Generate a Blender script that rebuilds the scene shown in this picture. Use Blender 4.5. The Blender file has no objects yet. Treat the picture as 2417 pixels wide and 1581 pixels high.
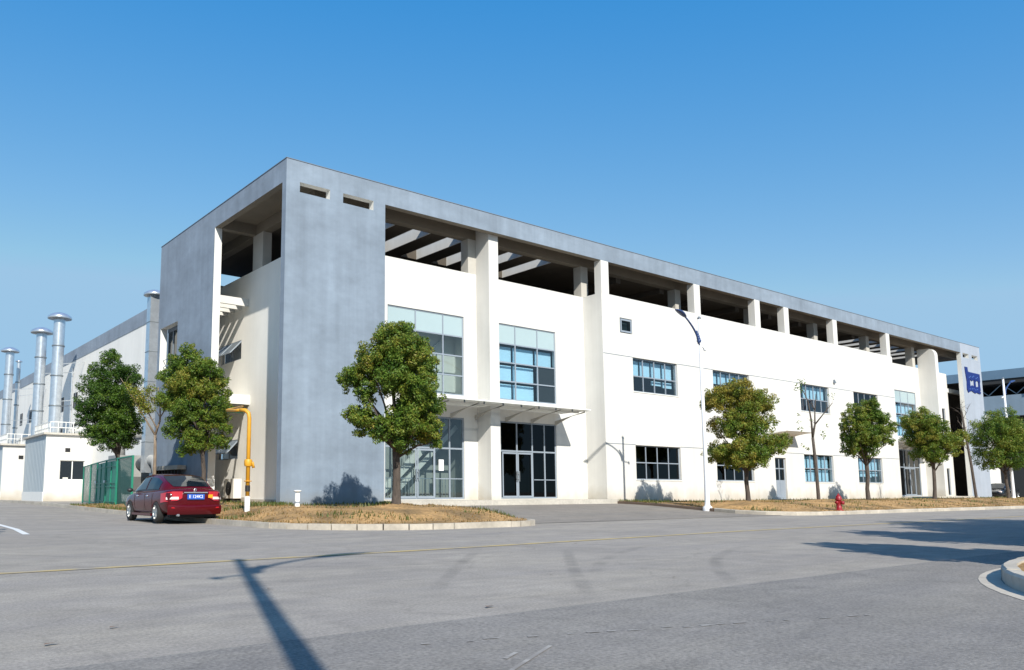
import bpy, bmesh, math, random
import numpy as np
from mathutils import Vector, Matrix
R = math.radians
random.seed(7); RNG = np.random.default_rng(7)
SC = bpy.context.scene
COL = SC.collection

# ------------------------------------------------------------------ camera, sky, sun, exposure
cam_d = bpy.data.cameras.new("camera"); cam = bpy.data.objects.new("camera", cam_d); COL.objects.link(cam)
cam.location = (-13.825, -27.056, 0.95)
cam.rotation_euler = (math.pi/2 + 0.12213, 0, -0.63420)
cam_d.sensor_width = 36; cam_d.lens = 1881.1/2417*36
cam_d.shift_x = (1208.5-970.68)/2417; cam_d.shift_y = (929.77-790.5)/2417
cam_d.clip_start = 0.05; cam_d.clip_end = 3000
SC.camera = cam
SUN_AZ, SUN_EL = R(21.3), R(35.2)
w = bpy.data.worlds.new("World"); SC.world = w; w.use_nodes = True
nt = w.node_tree; bg = nt.nodes["Background"]
sky = nt.nodes.new("ShaderNodeTexSky"); sky.sky_type = 'NISHITA'; sky.sun_disc = False
sky.sun_elevation = SUN_EL; sky.sun_rotation = math.pi + SUN_AZ
sky.altitude = 0; sky.air_density = 1.0; sky.dust_density = 0.6; sky.ozone_density = 2.0
hs = nt.nodes.new("ShaderNodeHueSaturation"); hs.inputs['Saturation'].default_value = 1.12
nt.links.new(sky.outputs[0], hs.inputs['Color'])
sep = nt.nodes.new("ShaderNodeSeparateColor"); com = nt.nodes.new("ShaderNodeCombineColor"); nt.links.new(hs.outputs[0], sep.inputs[0])
for i, (gain, power, offs, cap) in enumerate(((1.995, 1.0, -1.02, 3.1), (1.84, 0.82, 0.08, 5.2), (4.54, 0.29, 0.05, 7.3))):     # deep clear-weather blue overhead, pale at the horizon
    pw = nt.nodes.new("ShaderNodeMath"); pw.operation = 'POWER'; pw.inputs[1].default_value = power; nt.links.new(sep.outputs[i], pw.inputs[0])
    ml = nt.nodes.new("ShaderNodeMath"); ml.operation = 'MULTIPLY'; ml.inputs[1].default_value = gain; nt.links.new(pw.outputs[0], ml.inputs[0]); ad = nt.nodes.new("ShaderNodeMath"); ad.operation = 'ADD'; ad.inputs[1].default_value = offs; nt.links.new(ml.outputs[0], ad.inputs[0])
    mn = nt.nodes.new("ShaderNodeMath"); mn.operation = 'MINIMUM'; mn.inputs[1].default_value = cap; nt.links.new(ad.outputs[0], mn.inputs[0])
    mm = nt.nodes.new("ShaderNodeMath"); mm.operation = 'MAXIMUM'; mm.inputs[1].default_value = 0.3; nt.links.new(mn.outputs[0], mm.inputs[0]); nt.links.new(mm.outputs[0], com.inputs[i])
nt.links.new(com.outputs[0], bg.inputs[0])
bg.inputs[1].default_value = 0.085
sd = bpy.data.lights.new("sun", 'SUN'); sun = bpy.data.objects.new("sun", sd); COL.objects.link(sun)
sd.energy = 5.0; sd.angle = R(0.5); sd.color = (1.0, 0.95, 0.86)
SDIR = Vector((math.sin(SUN_AZ)*math.cos(SUN_EL), math.cos(SUN_AZ)*math.cos(SUN_EL), -math.sin(SUN_EL)))
sun.rotation_euler = SDIR.to_track_quat('-Z', 'Y').to_euler()
sun.location = (-20, -60, 50)
SC.view_settings.view_transform = 'Standard'; SC.view_settings.look = 'None'
SC.view_settings.exposure = 0.35; SC.view_settings.gamma = 1.0
SC.cycles.max_bounces = 6; SC.cycles.transparent_max_bounces = 12

# ------------------------------------------------------------------ materials
def mat(name, col, rough=0.7, metal=0.0, var=0.0, scale=3.0, col2=None, bump=0.0, bscale=40.0, stretch=(1,1,1),
        spec=0.5, coat=0.0, detail=5.0, noise2=0.0, scale2=30.0, streak=0.0):
    m = bpy.data.materials.new(name); m.use_nodes = True
    n = m.node_tree.nodes; l = m.node_tree.links; b = n["Principled BSDF"]
    b.inputs['Base Color'].default_value = (*col, 1); b.inputs['Roughness'].default_value = rough
    b.inputs['Metallic'].default_value = metal; b.inputs['Specular IOR Level'].default_value = spec
    b.inputs['Coat Weight'].default_value = coat; b.inputs['Coat Roughness'].default_value = 0.03
    g = None
    if var or bump or noise2 or streak or col2 is not None:
        g = n.new("ShaderNodeNewGeometry")
        mp = n.new("ShaderNodeMapping"); l.new(g.outputs['Position'], mp.inputs[0]); mp.inputs['Scale'].default_value = stretch
    last = None
    def mul(prev, sc, amt, st=None, lo=0.3, hi=0.7):
        t = n.new("ShaderNodeTexNoise"); t.inputs['Scale'].default_value = sc; t.inputs['Detail'].default_value = detail
        t.inputs['Roughness'].default_value = 0.62
        if st:
            m2 = n.new("ShaderNodeMapping"); l.new(g.outputs['Position'], m2.inputs[0]); m2.inputs['Scale'].default_value = st
            l.new(m2.outputs[0], t.inputs[0])
        else: l.new(mp.outputs[0], t.inputs[0])
        r = n.new("ShaderNodeMapRange"); r.inputs[1].default_value = lo; r.inputs[2].default_value = hi
        r.inputs[3].default_value = 1-amt; r.inputs[4].default_value = 1+amt
        l.new(t.outputs[0], r.inputs[0])
        x = n.new("ShaderNodeMix"); x.data_type = 'RGBA'; x.blend_type = 'MULTIPLY'; x.inputs[0].default_value = 1
        if prev is None: x.inputs[6].default_value = (*col, 1)
        else: l.new(prev, x.inputs[6])
        l.new(r.outputs[0], x.inputs[7]); return x.outputs[2]
    if col2 is not None:
        t = n.new("ShaderNodeTexNoise"); t.inputs['Scale'].default_value = scale; t.inputs['Detail'].default_value = detail
        l.new(mp.outputs[0], t.inputs[0])
        r = n.new("ShaderNodeMapRange"); r.inputs[1].default_value = 0.38; r.inputs[2].default_value = 0.62; l.new(t.outputs[0], r.inputs[0])
        x = n.new("ShaderNodeMix"); x.data_type = 'RGBA'; l.new(r.outputs[0], x.inputs[0])
        x.inputs[6].default_value = (*col, 1); x.inputs[7].default_value = (*col2, 1); last = x.outputs[2]
    elif var: last = mul(None, scale, var)
    if noise2: last = mul(last, scale2, noise2)
    if streak: last = mul(last, 1.0, streak, (1.6, 1.6, 0.07))
    if last is not None: l.new(last, b.inputs['Base Color'])
    if bump:
        t = n.new("ShaderNodeTexNoise"); t.inputs['Scale'].default_value = bscale; t.inputs['Detail'].default_value = 4
        l.new(mp.outputs[0], t.inputs[0]); bp = n.new("ShaderNodeBump"); bp.inputs['Strength'].default_value = bump
        bp.inputs['Distance'].default_value = 0.02; l.new(t.outputs[0], bp.inputs['Height']); l.new(bp.outputs[0], b.inputs['Normal'])
    return m

def glass(name, tint, refl=0.12, gloss_col=(1,1,1), ior=1.5):
    """thin architectural glass: tinted see-through plus mirror reflection that grows at grazing angles"""
    m = bpy.data.materials.new(name); m.use_nodes = True
    n = m.node_tree.nodes; l = m.node_tree.links; n.remove(n["Principled BSDF"]); out = n["Material Output"]
    t = n.new("ShaderNodeBsdfTransparent"); t.inputs[0].default_value = (*tint, 1)
    g = n.new("ShaderNodeBsdfGlossy"); g.inputs[0].default_value = (*gloss_col, 1); g.inputs['Roughness'].default_value = 0.01
    f = n.new("ShaderNodeFresnel"); f.inputs[0].default_value = ior
    a = n.new("ShaderNodeMath"); a.operation = 'ADD'; a.inputs[1].default_value = refl; l.new(f.outputs[0], a.inputs[0]); a.use_clamp = True
    mx = n.new("ShaderNodeMixShader"); l.new(a.outputs[0], mx.inputs[0]); l.new(t.outputs[0], mx.inputs[1]); l.new(g.outputs[0], mx.inputs[2])
    l.new(mx.outputs[0], out.inputs[0]); return m

def seethru(name, col, alpha, rough=0.5, mesh=None):
    """part-transparent sheet (frosted glass) or, with mesh, a wire-mesh pattern of that wire pitch"""
    m = bpy.data.materials.new(name); m.use_nodes = True
    n = m.node_tree.nodes; l = m.node_tree.links; b = n["Principled BSDF"]; out = n["Material Output"]
    b.inputs['Base Color'].default_value = (*col, 1); b.inputs['Roughness'].default_value = rough
    t = n.new("ShaderNodeBsdfTransparent"); mx = n.new("ShaderNodeMixShader")
    l.new(t.outputs[0], mx.inputs[1]); l.new(b.outputs[0], mx.inputs[2]); l.new(mx.outputs[0], out.inputs[0])
    mx.inputs[0].default_value = alpha
    if mesh:
        g = n.new("ShaderNodeNewGeometry"); s = n.new("ShaderNodeSeparateXYZ"); l.new(g.outputs['Position'], s.inputs[0])
        h = n.new("ShaderNodeMath"); h.operation = 'ADD'; l.new(s.outputs[0], h.inputs[0]); l.new(s.outputs[1], h.inputs[1])
        outs = []
        for src in (h.outputs[0], s.outputs[2]):
            d = n.new("ShaderNodeMath"); d.operation = 'DIVIDE'; d.inputs[1].default_value = mesh; l.new(src, d.inputs[0])
            fr = n.new("ShaderNodeMath"); fr.operation = 'FRACT'; l.new(d.outputs[0], fr.inputs[0])
            lt = n.new("ShaderNodeMath"); lt.operation = 'LESS_THAN'; lt.inputs[1].default_value = alpha; l.new(fr.outputs[0], lt.inputs[0]); outs.append(lt.outputs[0])
        mxx = n.new("ShaderNodeMath"); mxx.operation = 'MAXIMUM'; l.new(outs[0], mxx.inputs[0]); l.new(outs[1], mxx.inputs[1]); l.new(mxx.outputs[0], mx.inputs[0])
    return m

def leafmat(name):
    m = bpy.data.materials.new(name); m.use_nodes = True
    n = m.node_tree.nodes; l = m.node_tree.links; b = n["Principled BSDF"]; out = n["Material Output"]
    at = n.new("ShaderNodeAttribute"); at.attribute_name = "leaf_col"
    l.new(at.outputs[0], b.inputs['Base Color']); b.inputs['Roughness'].default_value = 0.5; b.inputs['Specular IOR Level'].default_value = 0.35
    tr = n.new("ShaderNodeBsdfTranslucent"); l.new(at.outputs[0], tr.inputs[0])
    mx = n.new("ShaderNodeMixShader"); mx.inputs[0].default_value = 0.38
    l.new(b.outputs[0], mx.inputs[1]); l.new(tr.outputs[0], mx.inputs[2]); l.new(mx.outputs[0], out.inputs[0]); return m

M = {}
M['white'] = mat("white_render", (0.62, 0.61, 0.58), 0.85, var=0.04, scale=0.6, streak=0.07, bump=0.12, bscale=60)
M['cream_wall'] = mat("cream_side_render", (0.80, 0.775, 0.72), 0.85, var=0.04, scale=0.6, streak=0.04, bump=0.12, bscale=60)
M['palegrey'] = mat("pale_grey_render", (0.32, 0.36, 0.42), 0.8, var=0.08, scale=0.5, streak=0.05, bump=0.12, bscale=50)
M['trimwhite'] = mat("white_paint_trim", (0.70, 0.70, 0.67), 0.7, var=0.03, scale=2)
M['grey'] = mat("blue_grey_render", (0.198, 0.245, 0.303), 0.85, var=0.17, scale=0.4, noise2=0.06, scale2=2.2, streak=0.12, bump=0.15, bscale=50, stretch=(1,1,1.6))
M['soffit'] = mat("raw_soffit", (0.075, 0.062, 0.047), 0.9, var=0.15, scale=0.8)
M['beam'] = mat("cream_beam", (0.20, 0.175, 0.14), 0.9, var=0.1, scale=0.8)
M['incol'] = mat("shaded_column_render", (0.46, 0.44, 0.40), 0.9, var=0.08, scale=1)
M['concrete'] = mat("pale_concrete", (0.47, 0.44, 0.385), 0.9, var=0.14, scale=0.8, noise2=0.12, scale2=9, bump=0.3, bscale=30)
M['alu'] = mat("grey_aluminium", (0.25, 0.29, 0.34), 0.45, var=0.05, scale=3)
M['alud'] = mat("dark_aluminium", (0.16, 0.19, 0.23), 0.45)
M['dark'] = mat("dark_gap", (0.015, 0.015, 0.016), 0.8)
M['inner'] = mat("interior_plaster", (0.34, 0.35, 0.33), 0.9, var=0.1, scale=1)
M['innerd'] = mat("interior_dark", (0.03, 0.032, 0.033), 0.9, var=0.1, scale=1)
M['blind'] = mat("blue_white_blind", (0.50, 0.70, 0.82), 0.8, var=0.05, scale=4, stretch=(1,1,6))
M['panelglass'] = mat("pale_spandrel_glass", (0.36, 0.455, 0.475), 0.12, var=0.02, scale=2)
M['gblue'] = glass("blue_tinted_glass", (0.80, 0.91, 0.955), 0.03)
M['gclear'] = glass("clear_glass", (0.72, 0.80, 0.80), 0.04)
M['gdark'] = glass("smoked_glass", (0.10, 0.125, 0.13), 0.0, ior=1.28)
M['frost'] = seethru("frosted_canopy_glass", (0.70, 0.71, 0.67), 0.78)
M['steel'] = mat("brushed_steel", (0.62, 0.63, 0.63), 0.28, metal=0.9, var=0.06, scale=6)
M['galv'] = mat("galvanised_sheet", (0.58, 0.62, 0.66), 0.30, metal=0.75, var=0.12, scale=3.5, bump=0.06, bscale=8)
M['galvd'] = mat("dull_galvanised", (0.24, 0.27, 0.29), 0.45, metal=0.5, var=0.15, scale=4)
M['silver'] = mat("silver_sheet_wall", (0.36, 0.41, 0.44), 0.5, metal=0.2, var=0.08, scale=1.2, stretch=(6,6,0.4))
M['green'] = mat("green_enamel", (0.012, 0.20, 0.125), 0.5, var=0.12, scale=2)
M['mesh'] = seethru("green_wire_mesh", (0.006, 0.085, 0.055), 0.55, mesh=0.055)
M['yellow'] = mat("yellow_pipe_paint", (0.62, 0.30, 0.02), 0.5, var=0.08, scale=4)
M['black'] = mat("black_paint", (0.02, 0.02, 0.02), 0.5)
M['hyd'] = mat("red_hydrant_paint", (0.27, 0.010, 0.016), 0.45, var=0.1, scale=8)
M['bark'] = mat("grey_brown_bark", (0.075, 0.06, 0.05), 0.95, var=0.35, scale=14, stretch=(1,1,0.3), bump=0.8, bscale=30)
M['barkl'] = mat("pale_bark", (0.20, 0.155, 0.115), 0.95, var=0.3, scale=14, stretch=(1,1,0.3), bump=0.6, bscale=30)
M['leaf'] = leafmat("camphor_leaf")
M['lawn'] = mat("dry_lawn_soil", (0.43, 0.255, 0.10), 0.95, scale=0.8, col2=(0.20, 0.125, 0.05), noise2=0.45, scale2=9, bump=0.8, bscale=30)
M['kerb'] = mat("kerb_stone", (0.43, 0.385, 0.32), 0.9, var=0.2, scale=1.1, noise2=0.12, scale2=8, bump=0.2, bscale=20)
M['brownkerb'] = mat("brown_kerb_stone", (0.17, 0.12, 0.09), 0.9, var=0.15, scale=1.5, bump=0.2)
M['lamp'] = mat("white_lamp_enamel", (0.72, 0.73, 0.76), 0.4, var=0.03, scale=3)
M['lampblue'] = mat("dark_blue_enamel", (0.03, 0.06, 0.17), 0.35)
M['sign'] = mat("blue_sign_face", (0.004, 0.018, 0.15), 0.5, var=0.1, scale=6)
M['signl'] = mat("pale_blue_sign", (0.10, 0.22, 0.55), 0.45)
M['maroon'] = mat("maroon_car_paint", (0.072, 0.001, 0.004), 0.22, metal=0.0, coat=0.35, spec=0.3)
M['carblack'] = mat("black_car_paint", (0.012, 0.014, 0.018), 0.25, metal=0.2, coat=1.0)
M['tyre'] = mat("tyre_rubber", (0.018, 0.018, 0.018), 0.85)
M['rim'] = mat("alloy_rim", (0.62, 0.62, 0.60), 0.3, metal=0.85)
M['carglass'] = mat("car_window_glass", (0.008, 0.014, 0.02), 0.04, spec=0.45)
M['tail'] = mat("red_lamp_lens", (0.42, 0.01, 0.015), 0.15, coat=1.0)
M['tailw'] = mat("clear_lamp_lens", (0.75, 0.62, 0.58), 0.15, coat=1.0)
M['chrome'] = mat("chrome", (0.8, 0.8, 0.82), 0.38, metal=1.0)
M['plate'] = mat("blue_plate", (0.02, 0.09, 0.42), 0.4)
M['amber'] = mat("amber_sticker", (0.85, 0.32, 0.01), 0.4)
M['shedblue'] = mat("steel_blue_cladding", (0.13, 0.21, 0.29), 0.55, var=0.08, scale=0.8)
M['shedgrey'] = mat("blue_grey_cladding", (0.23, 0.30, 0.36), 0.6, var=0.06, scale=0.6, streak=0.06)
M['sheetgrey'] = mat("grey_machine_paint", (0.30, 0.30, 0.29), 0.6, var=0.12, scale=2)
M['cream'] = mat("cream_plastic", (0.66, 0.64, 0.59), 0.5, var=0.05, scale=3)
M['paper'] = mat("white_paper", (0.85, 0.85, 0.85), 0.8)

def base_dirt(m, z0, z1, col, amt):
    n = m.node_tree.nodes; l = m.node_tree.links; b = n["Principled BSDF"]; src = b.inputs['Base Color'].links[0].from_socket
    g = n.new("ShaderNodeNewGeometry"); sp = n.new("ShaderNodeSeparateXYZ"); l.new(g.outputs['Position'], sp.inputs[0])
    t = n.new("ShaderNodeTexNoise"); t.inputs['Scale'].default_value = 1.1; t.inputs['Detail'].default_value = 7; l.new(g.outputs['Position'], t.inputs[0])
    a = n.new("ShaderNodeMath"); a.operation = 'MULTIPLY_ADD'; a.inputs[1].default_value = -1.3; l.new(t.outputs[0], a.inputs[0]); l.new(sp.outputs[2], a.inputs[2])
    r = n.new("ShaderNodeMapRange"); r.inputs[1].default_value = z0; r.inputs[2].default_value = z1; r.inputs[3].default_value = amt; r.inputs[4].default_value = 0; l.new(a.outputs[0], r.inputs[0])
    x = n.new("ShaderNodeMix"); x.data_type = 'RGBA'; l.new(r.outputs[0], x.inputs[0]); l.new(src, x.inputs[6]); x.inputs[7].default_value = (*col, 1); l.new(x.outputs[2], b.inputs['Base Color'])
base_dirt(M['white'], -0.4, 0.55, (0.36, 0.31, 0.23), 0.75)
M['grey'].node_tree.nodes['Principled BSDF'].inputs['Sheen Weight'].default_value = 0.04; M['grey'].node_tree.nodes['Principled BSDF'].inputs['Sheen Roughness'].default_value = 0.5
base_dirt(M['grey'], -0.4, 0.45, (0.20, 0.19, 0.17), 0.6)

def road_mat(name, base, warm, fine=0.16):
    m = mat(name, base, 0.9, var=0.08, scale=0.35, noise2=0.10, scale2=2.0, bump=0.35, bscale=90, spec=0.3)
    n = m.node_tree.nodes; l = m.node_tree.links; b = n["Principled BSDF"]
    src = b.inputs['Base Color'].links[0].from_socket
    g = n.new("ShaderNodeNewGeometry")
    def layer(src, sc, st, lo, hi, a, bb, det=6):
        mp = n.new("ShaderNodeMapping"); mp.inputs['Scale'].default_value = st; l.new(g.outputs['Position'], mp.inputs[0])
        t = n.new("ShaderNodeTexNoise"); t.inputs['Scale'].default_value = sc; t.inputs['Detail'].default_value = det; t.inputs['Roughness'].default_value = 0.65
        l.new(mp.outputs[0], t.inputs[0])
        r = n.new("ShaderNodeMapRange"); r.inputs[1].default_value = lo; r.inputs[2].default_value = hi; l.new(t.outputs[0], r.inputs[0])
        c = n.new("ShaderNodeMix"); c.data_type = 'RGBA'; l.new(r.outputs[0], c.inputs[0]); c.inputs[6].default_value = (*a, 1); c.inputs[7].default_value = (*bb, 1)
        x = n.new("ShaderNodeMix"); x.data_type = 'RGBA'; x.blend_type = 'MULTIPLY'; x.inputs[0].default_value = 1
        l.new(src, x.inputs[6]); l.new(c.outputs[2], x.inputs[7]); return x.outputs[2]
    src = layer(src, 1.0, (0.22, 1.1, 1), 0.35, 0.7, (0.88, 0.89, 0.91), warm)
    src = layer(src, 1.0, (0.9, 6.0, 1), 0.30, 0.7, (0.92, 0.92, 0.925), (1.07, 1.07, 1.06), 8)       # fine rubbed streaks along the road
    src = layer(src, 2.6, (1, 1, 1), 0.55, 0.75, (1, 1, 1), (1.10, 1.10, 1.08), 7)                    # pale dusty smudges          # long wheel-worn streaks
    src = layer(src, 38, (1, 1, 1), 0.33, 0.67, (1-fine*1.5,)*3, (1+fine*1.35,)*3, 4)              # aggregate
    src = layer(src, 0.8, (1, 1, 1), 0.60, 0.72, (1, 1, 1), (0.86, 0.86, 0.87))         # darker patches
    v = n.new("ShaderNodeTexVoronoi"); v.feature = 'DISTANCE_TO_EDGE'; v.inputs['Scale'].default_value = 0.33
    nz = n.new("ShaderNodeTexNoise"); nz.inputs['Scale'].default_value = 1.3; nz.inputs['Detail'].default_value = 6; l.new(g.outputs['Position'], nz.inputs[0])
    ad = n.new("ShaderNodeMix"); ad.data_type = 'RGBA'; ad.blend_type = 'ADD'; ad.inputs[0].default_value = 0.8; l.new(g.outputs['Position'], ad.inputs[6]); l.new(nz.outputs[1], ad.inputs[7])
    l.new(ad.outputs[2], v.inputs[0])
    lt = n.new("ShaderNodeMapRange"); lt.inputs[1].default_value = 0.0; lt.inputs[2].default_value = 0.012; lt.inputs[3].default_value = 0.89; lt.inputs[4].default_value = 1.0
    l.new(v.outputs[0], lt.inputs[0])
    x = n.new("ShaderNodeMix"); x.data_type = 'RGBA'; x.blend_type = 'MULTIPLY'; x.inputs[0].default_value = 1; l.new(src, x.inputs[6]); l.new(lt.outputs[0], x.inputs[7])
    l.new(x.outputs[2], b.inputs['Base Color']); return m
def tyre_arc(m, p, amt=0.30, width=0.11, gap=1.45):
    """pair of faint rubbed tyre arcs through three ground points, broken up by noise"""
    (ax,ay),(bx,by),(cx,cy) = p; d = 2*(ax*(by-cy)+bx*(cy-ay)+cx*(ay-by))
    ux = ((ax*ax+ay*ay)*(by-cy)+(bx*bx+by*by)*(cy-ay)+(cx*cx+cy*cy)*(ay-by))/d; uy = ((ax*ax+ay*ay)*(cx-bx)+(bx*bx+by*by)*(ax-cx)+(cx*cx+cy*cy)*(bx-ax))/d
    r = math.hypot(ax-ux, ay-uy); L_ = math.hypot(ax-cx, ay-cy)*.62; mx_, my_ = (ax+cx)/2, (ay+cy)/2
    n = m.node_tree.nodes; l = m.node_tree.links; b = n["Principled BSDF"]; src = b.inputs['Base Color'].links[0].from_socket
    g = n.new("ShaderNodeNewGeometry")
    def dist(x, y):
        v = n.new("ShaderNodeVectorMath"); v.operation = 'DISTANCE'; l.new(g.outputs['Position'], v.inputs[0]); v.inputs[1].default_value = (x, y, 0); return v.outputs['Value']
    def mr(sock, a, c, lo, hi):
        q = n.new("ShaderNodeMapRange"); q.inputs[1].default_value = a; q.inputs[2].default_value = c; q.inputs[3].default_value = lo; q.inputs[4].default_value = hi; l.new(sock, q.inputs[0]); return q.outputs[0]
    def mth(op, a, c):
        q = n.new("ShaderNodeMath"); q.operation = op
        for k, z in enumerate((a, c)):
            if isinstance(z, (int, float)): q.inputs[k].default_value = z
            else: l.new(z, q.inputs[k])
        return q.outputs[0]
    dc = dist(ux, uy); bands = []
    for off_ in (0, gap):
        q = n.new("ShaderNodeMath"); q.operation = 'ABSOLUTE'; l.new(mth('SUBTRACT', dc, r+off_), q.inputs[0]); bands.append(mr(q.outputs[0], width*.4, width, 1, 0))
    t = n.new("ShaderNodeTexNoise"); t.inputs['Scale'].default_value = 1.6; t.inputs['Detail'].default_value = 6; l.new(g.outputs['Position'], t.inputs[0])
    f = mth('MULTIPLY', mth('MULTIPLY', mth('MAXIMUM', bands[0], bands[1]), mr(dist(mx_, my_), L_*.55, L_, 1, 0)), mr(t.outputs[0], .35, .6, .15, amt*10))
    f = mth('MULTIPLY', f, 0.1)
    x = n.new("ShaderNodeMix"); x.data_type = 'RGBA'; l.new(f, x.inputs[0]); l.new(src, x.inputs[6]); x.inputs[7].default_value = (0.06, 0.058, 0.055, 1); l.new(x.outputs[2], b.inputs['Base Color'])
M['road'] = road_mat("worn_pale_road", (0.302, 0.271, 0.240), (1.08, 1.08, 1.03))
M['road2'] = road_mat("darker_road_apron", (0.232, 0.213, 0.194), (1.05, 1.05, 1.02), 0.2)
tyre_arc(M['road'], [(-4.0,-17.98),(-6.6,-20.5),(-8.11,-22.05)]); tyre_arc(M['road'], [(-1.02,-19.18),(-3.6,-20.4),(-5.9,-22.09)]); tyre_arc(M['road'], [(-12,-12.5),(-9.6,-15.6),(-5,-17.6)], .2)
M['drive'] = road_mat("driveway_tarmac", (0.235, 0.212, 0.187), (1.05, 1.03, 1.0))

def worn(name, col, under, lo, hi, sc=6):
    m = mat(name, col, 0.85, scale=sc, col2=under)
    for nd in m.node_tree.nodes:
        if nd.type == 'MAP_RANGE': nd.inputs[1].default_value = lo; nd.inputs[2].default_value = hi
    return m
M['yline'] = worn("worn_yellow_paint", (0.48, 0.36, 0.15), (0.28, 0.255, 0.23), 0.44, 0.74, 3)
M['wline'] = worn("worn_white_paint", (0.37, 0.35, 0.32), (0.232, 0.213, 0.194), 0.36, 0.58, 5)
M['wkerb'] = mat("white_kerb_paint", (0.66, 0.66, 0.64), 0.8, var=0.1, scale=5)

# ------------------------------------------------------------------ object helpers
def tag(o, label=None, cat=None, group=None, kind=None):
    if label: o['label'] = label
    if cat: o['category'] = cat
    if group: o['group'] = group
    if kind: o['kind'] = kind
    return o
def empty(name, loc=(0,0,0), rz=0.0, label=None, cat=None, group=None):
    o = bpy.data.objects.new(name, None); COL.objects.link(o); o.location = loc; o.rotation_euler = (0,0,rz); o.empty_display_size = 0.3
    return tag(o, label, cat, group)
class MB:
    """collects vertices and faces in world (or thing-local) metres and links them as ONE mesh object"""
    def __init__(s): s.v = []; s.f = []; s.m = []; s.sm = []
    def face(s, pts, mi=0, smooth=False):
        b = len(s.v); s.v += [tuple(p) for p in pts]; s.f.append(tuple(range(b, b+len(pts)))); s.m.append(mi); s.sm.append(smooth)
    def quadgrid(s, G, mi=0, smooth=True, close=False):
        b = len(s.v); nr = len(G); nc = len(G[0])
        for r in G: s.v += [tuple(p) for p in r]
        for i in range(nr-1):
            for j in range(nc if close else nc-1):
                k = (j+1) % nc
                s.f.append((b+i*nc+j, b+i*nc+k, b+(i+1)*nc+k, b+(i+1)*nc+j)); s.m.append(mi); s.sm.append(smooth)
    def box(s, x0, x1, y0, y1, z0, z1, mi=0):
        p = [(x0,y0,z0),(x1,y0,z0),(x1,y1,z0),(x0,y1,z0),(x0,y0,z1),(x1,y0,z1),(x1,y1,z1),(x0,y1,z1)]
        b = len(s.v); s.v += p
        for f in ((0,3,2,1),(4,5,6,7),(0,1,5,4),(1,2,6,5),(2,3,7,6),(3,0,4,7)):
            s.f.append(tuple(b+i for i in f)); s.m.append(mi); s.sm.append(False)
        return s
    def bar(s, a, b_, w, h=None, mi=0):
        a = Vector(a); b_ = Vector(b_); h = h or w; d = (b_-a).normalized()
        up = Vector((0,0,1)) if abs(d.z) < 0.95 else Vector((0,1,0))
        r = d.cross(up).normalized(); u = r.cross(d)
        q = [r*(w/2)*i+u*(h/2)*j for i,j in ((-1,-1),(1,-1),(1,1),(-1,1))]
        A = [a+x for x in q]; B = [b_+x for x in q]
        for i in range(4): s.face([A[i],A[(i+1)%4],B[(i+1)%4],B[i]], mi)
        s.face(A[::-1], mi); s.face(B, mi); return s
    def tube(s, pts, rad, n=10, mi=0, cap=True):
        pts = [Vector(p) for p in pts]; rad = rad if isinstance(rad,(list,tuple)) else [rad]*len(pts)
        G = []; ref = None
        for i, p in enumerate(pts):
            d = (pts[min(i+1,len(pts)-1)]-pts[max(i-1,0)]).normalized()
            if ref is None: ref = Vector((1,0,0)) if abs(d.x) < 0.9 else Vector((0,1,0))
            u = (ref - d*ref.dot(d)).normalized(); ref = u; v_ = d.cross(u)
            G.append([p+(u*math.cos(2*math.pi*k/n)+v_*math.sin(2*math.pi*k/n))*rad[i] for k in range(n)])
        s.quadgrid(G, mi, True, True)
        if cap: s.face(G[0][::-1], mi); s.face(G[-1], mi)
        return s
    def lathe(s, prof, c=(0,0,0), n=20, mi=0, axis='z'):
        G = []
        for r, z in prof:
            row = []
            for k in range(n):
                a = 2*math.pi*k/n; x, y = r*math.cos(a), r*math.sin(a)
                row.append((c[0]+x, c[1]+y, c[2]+z) if axis == 'z' else ((c[0]+x, c[1]+z, c[2]+y) if axis == 'y' else (c[0]+z, c[1]+x, c[2]+y)))
            G.append(row)
        s.quadgrid(G, mi, True, True); return s
    def ball(s, c, r, n=10, mi=0, sc=(1,1,1)):
        G = [[(c[0]+sc[0]*r*math.sin(t)*math.cos(p), c[1]+sc[1]*r*math.sin(t)*math.sin(p), c[2]+sc[2]*r*math.cos(t)) for p in [2*math.pi*k/n for k in range(n)]] for t in [math.pi*max(0.02,min(0.98,i/(n//2+2))) for i in range(n//2+3)]]
        s.quadgrid(G, mi, True, True); return s
    def prism(s, poly, d, mi=0):
        """polygon (3-D points, planar) swept by vector d"""
        P = [Vector(p) for p in poly]; d = Vector(d); Q = [p+d for p in P]
        s.face(P[::-1], mi); s.face(Q, mi)
        for i in range(len(P)): j = (i+1) % len(P); s.face([P[i],P[j],Q[j],Q[i]], mi)
        return s
    def build(s, name, mats, parent=None, label=None, fix=True):
        me = bpy.data.meshes.new(name); me.from_pydata([tuple(v) for v in s.v], [], s.f)
        for m_ in (mats if isinstance(mats,(list,tuple)) else [mats]): me.materials.append(M[m_] if isinstance(m_, str) else m_)
        me.polygons.foreach_set("material_index", s.m); me.polygons.foreach_set("use_smooth", s.sm)
        if fix:
            bm = bmesh.new(); bm.from_mesh(me); bmesh.ops.remove_doubles(bm, verts=bm.verts, dist=1e-5)
            bmesh.ops.recalc_face_normals(bm, faces=bm.faces); bm.to_mesh(me); bm.free()
        me.update(); o = bpy.data.objects.new(name, me); COL.objects.link(o)
        if parent: o.parent = parent
        if label: o['label'] = label
        return o
def B1(name, m, parent, *boxes, label=None):
    b = MB()
    for q in boxes: b.box(*q)
    return b.build(name, m, parent, label)
def copy_tree(o, parent=None):
    c = o.copy(); COL.objects.link(c); c.parent = parent
    for ch in list(o.children): copy_tree(ch, c)
    return c
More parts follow.
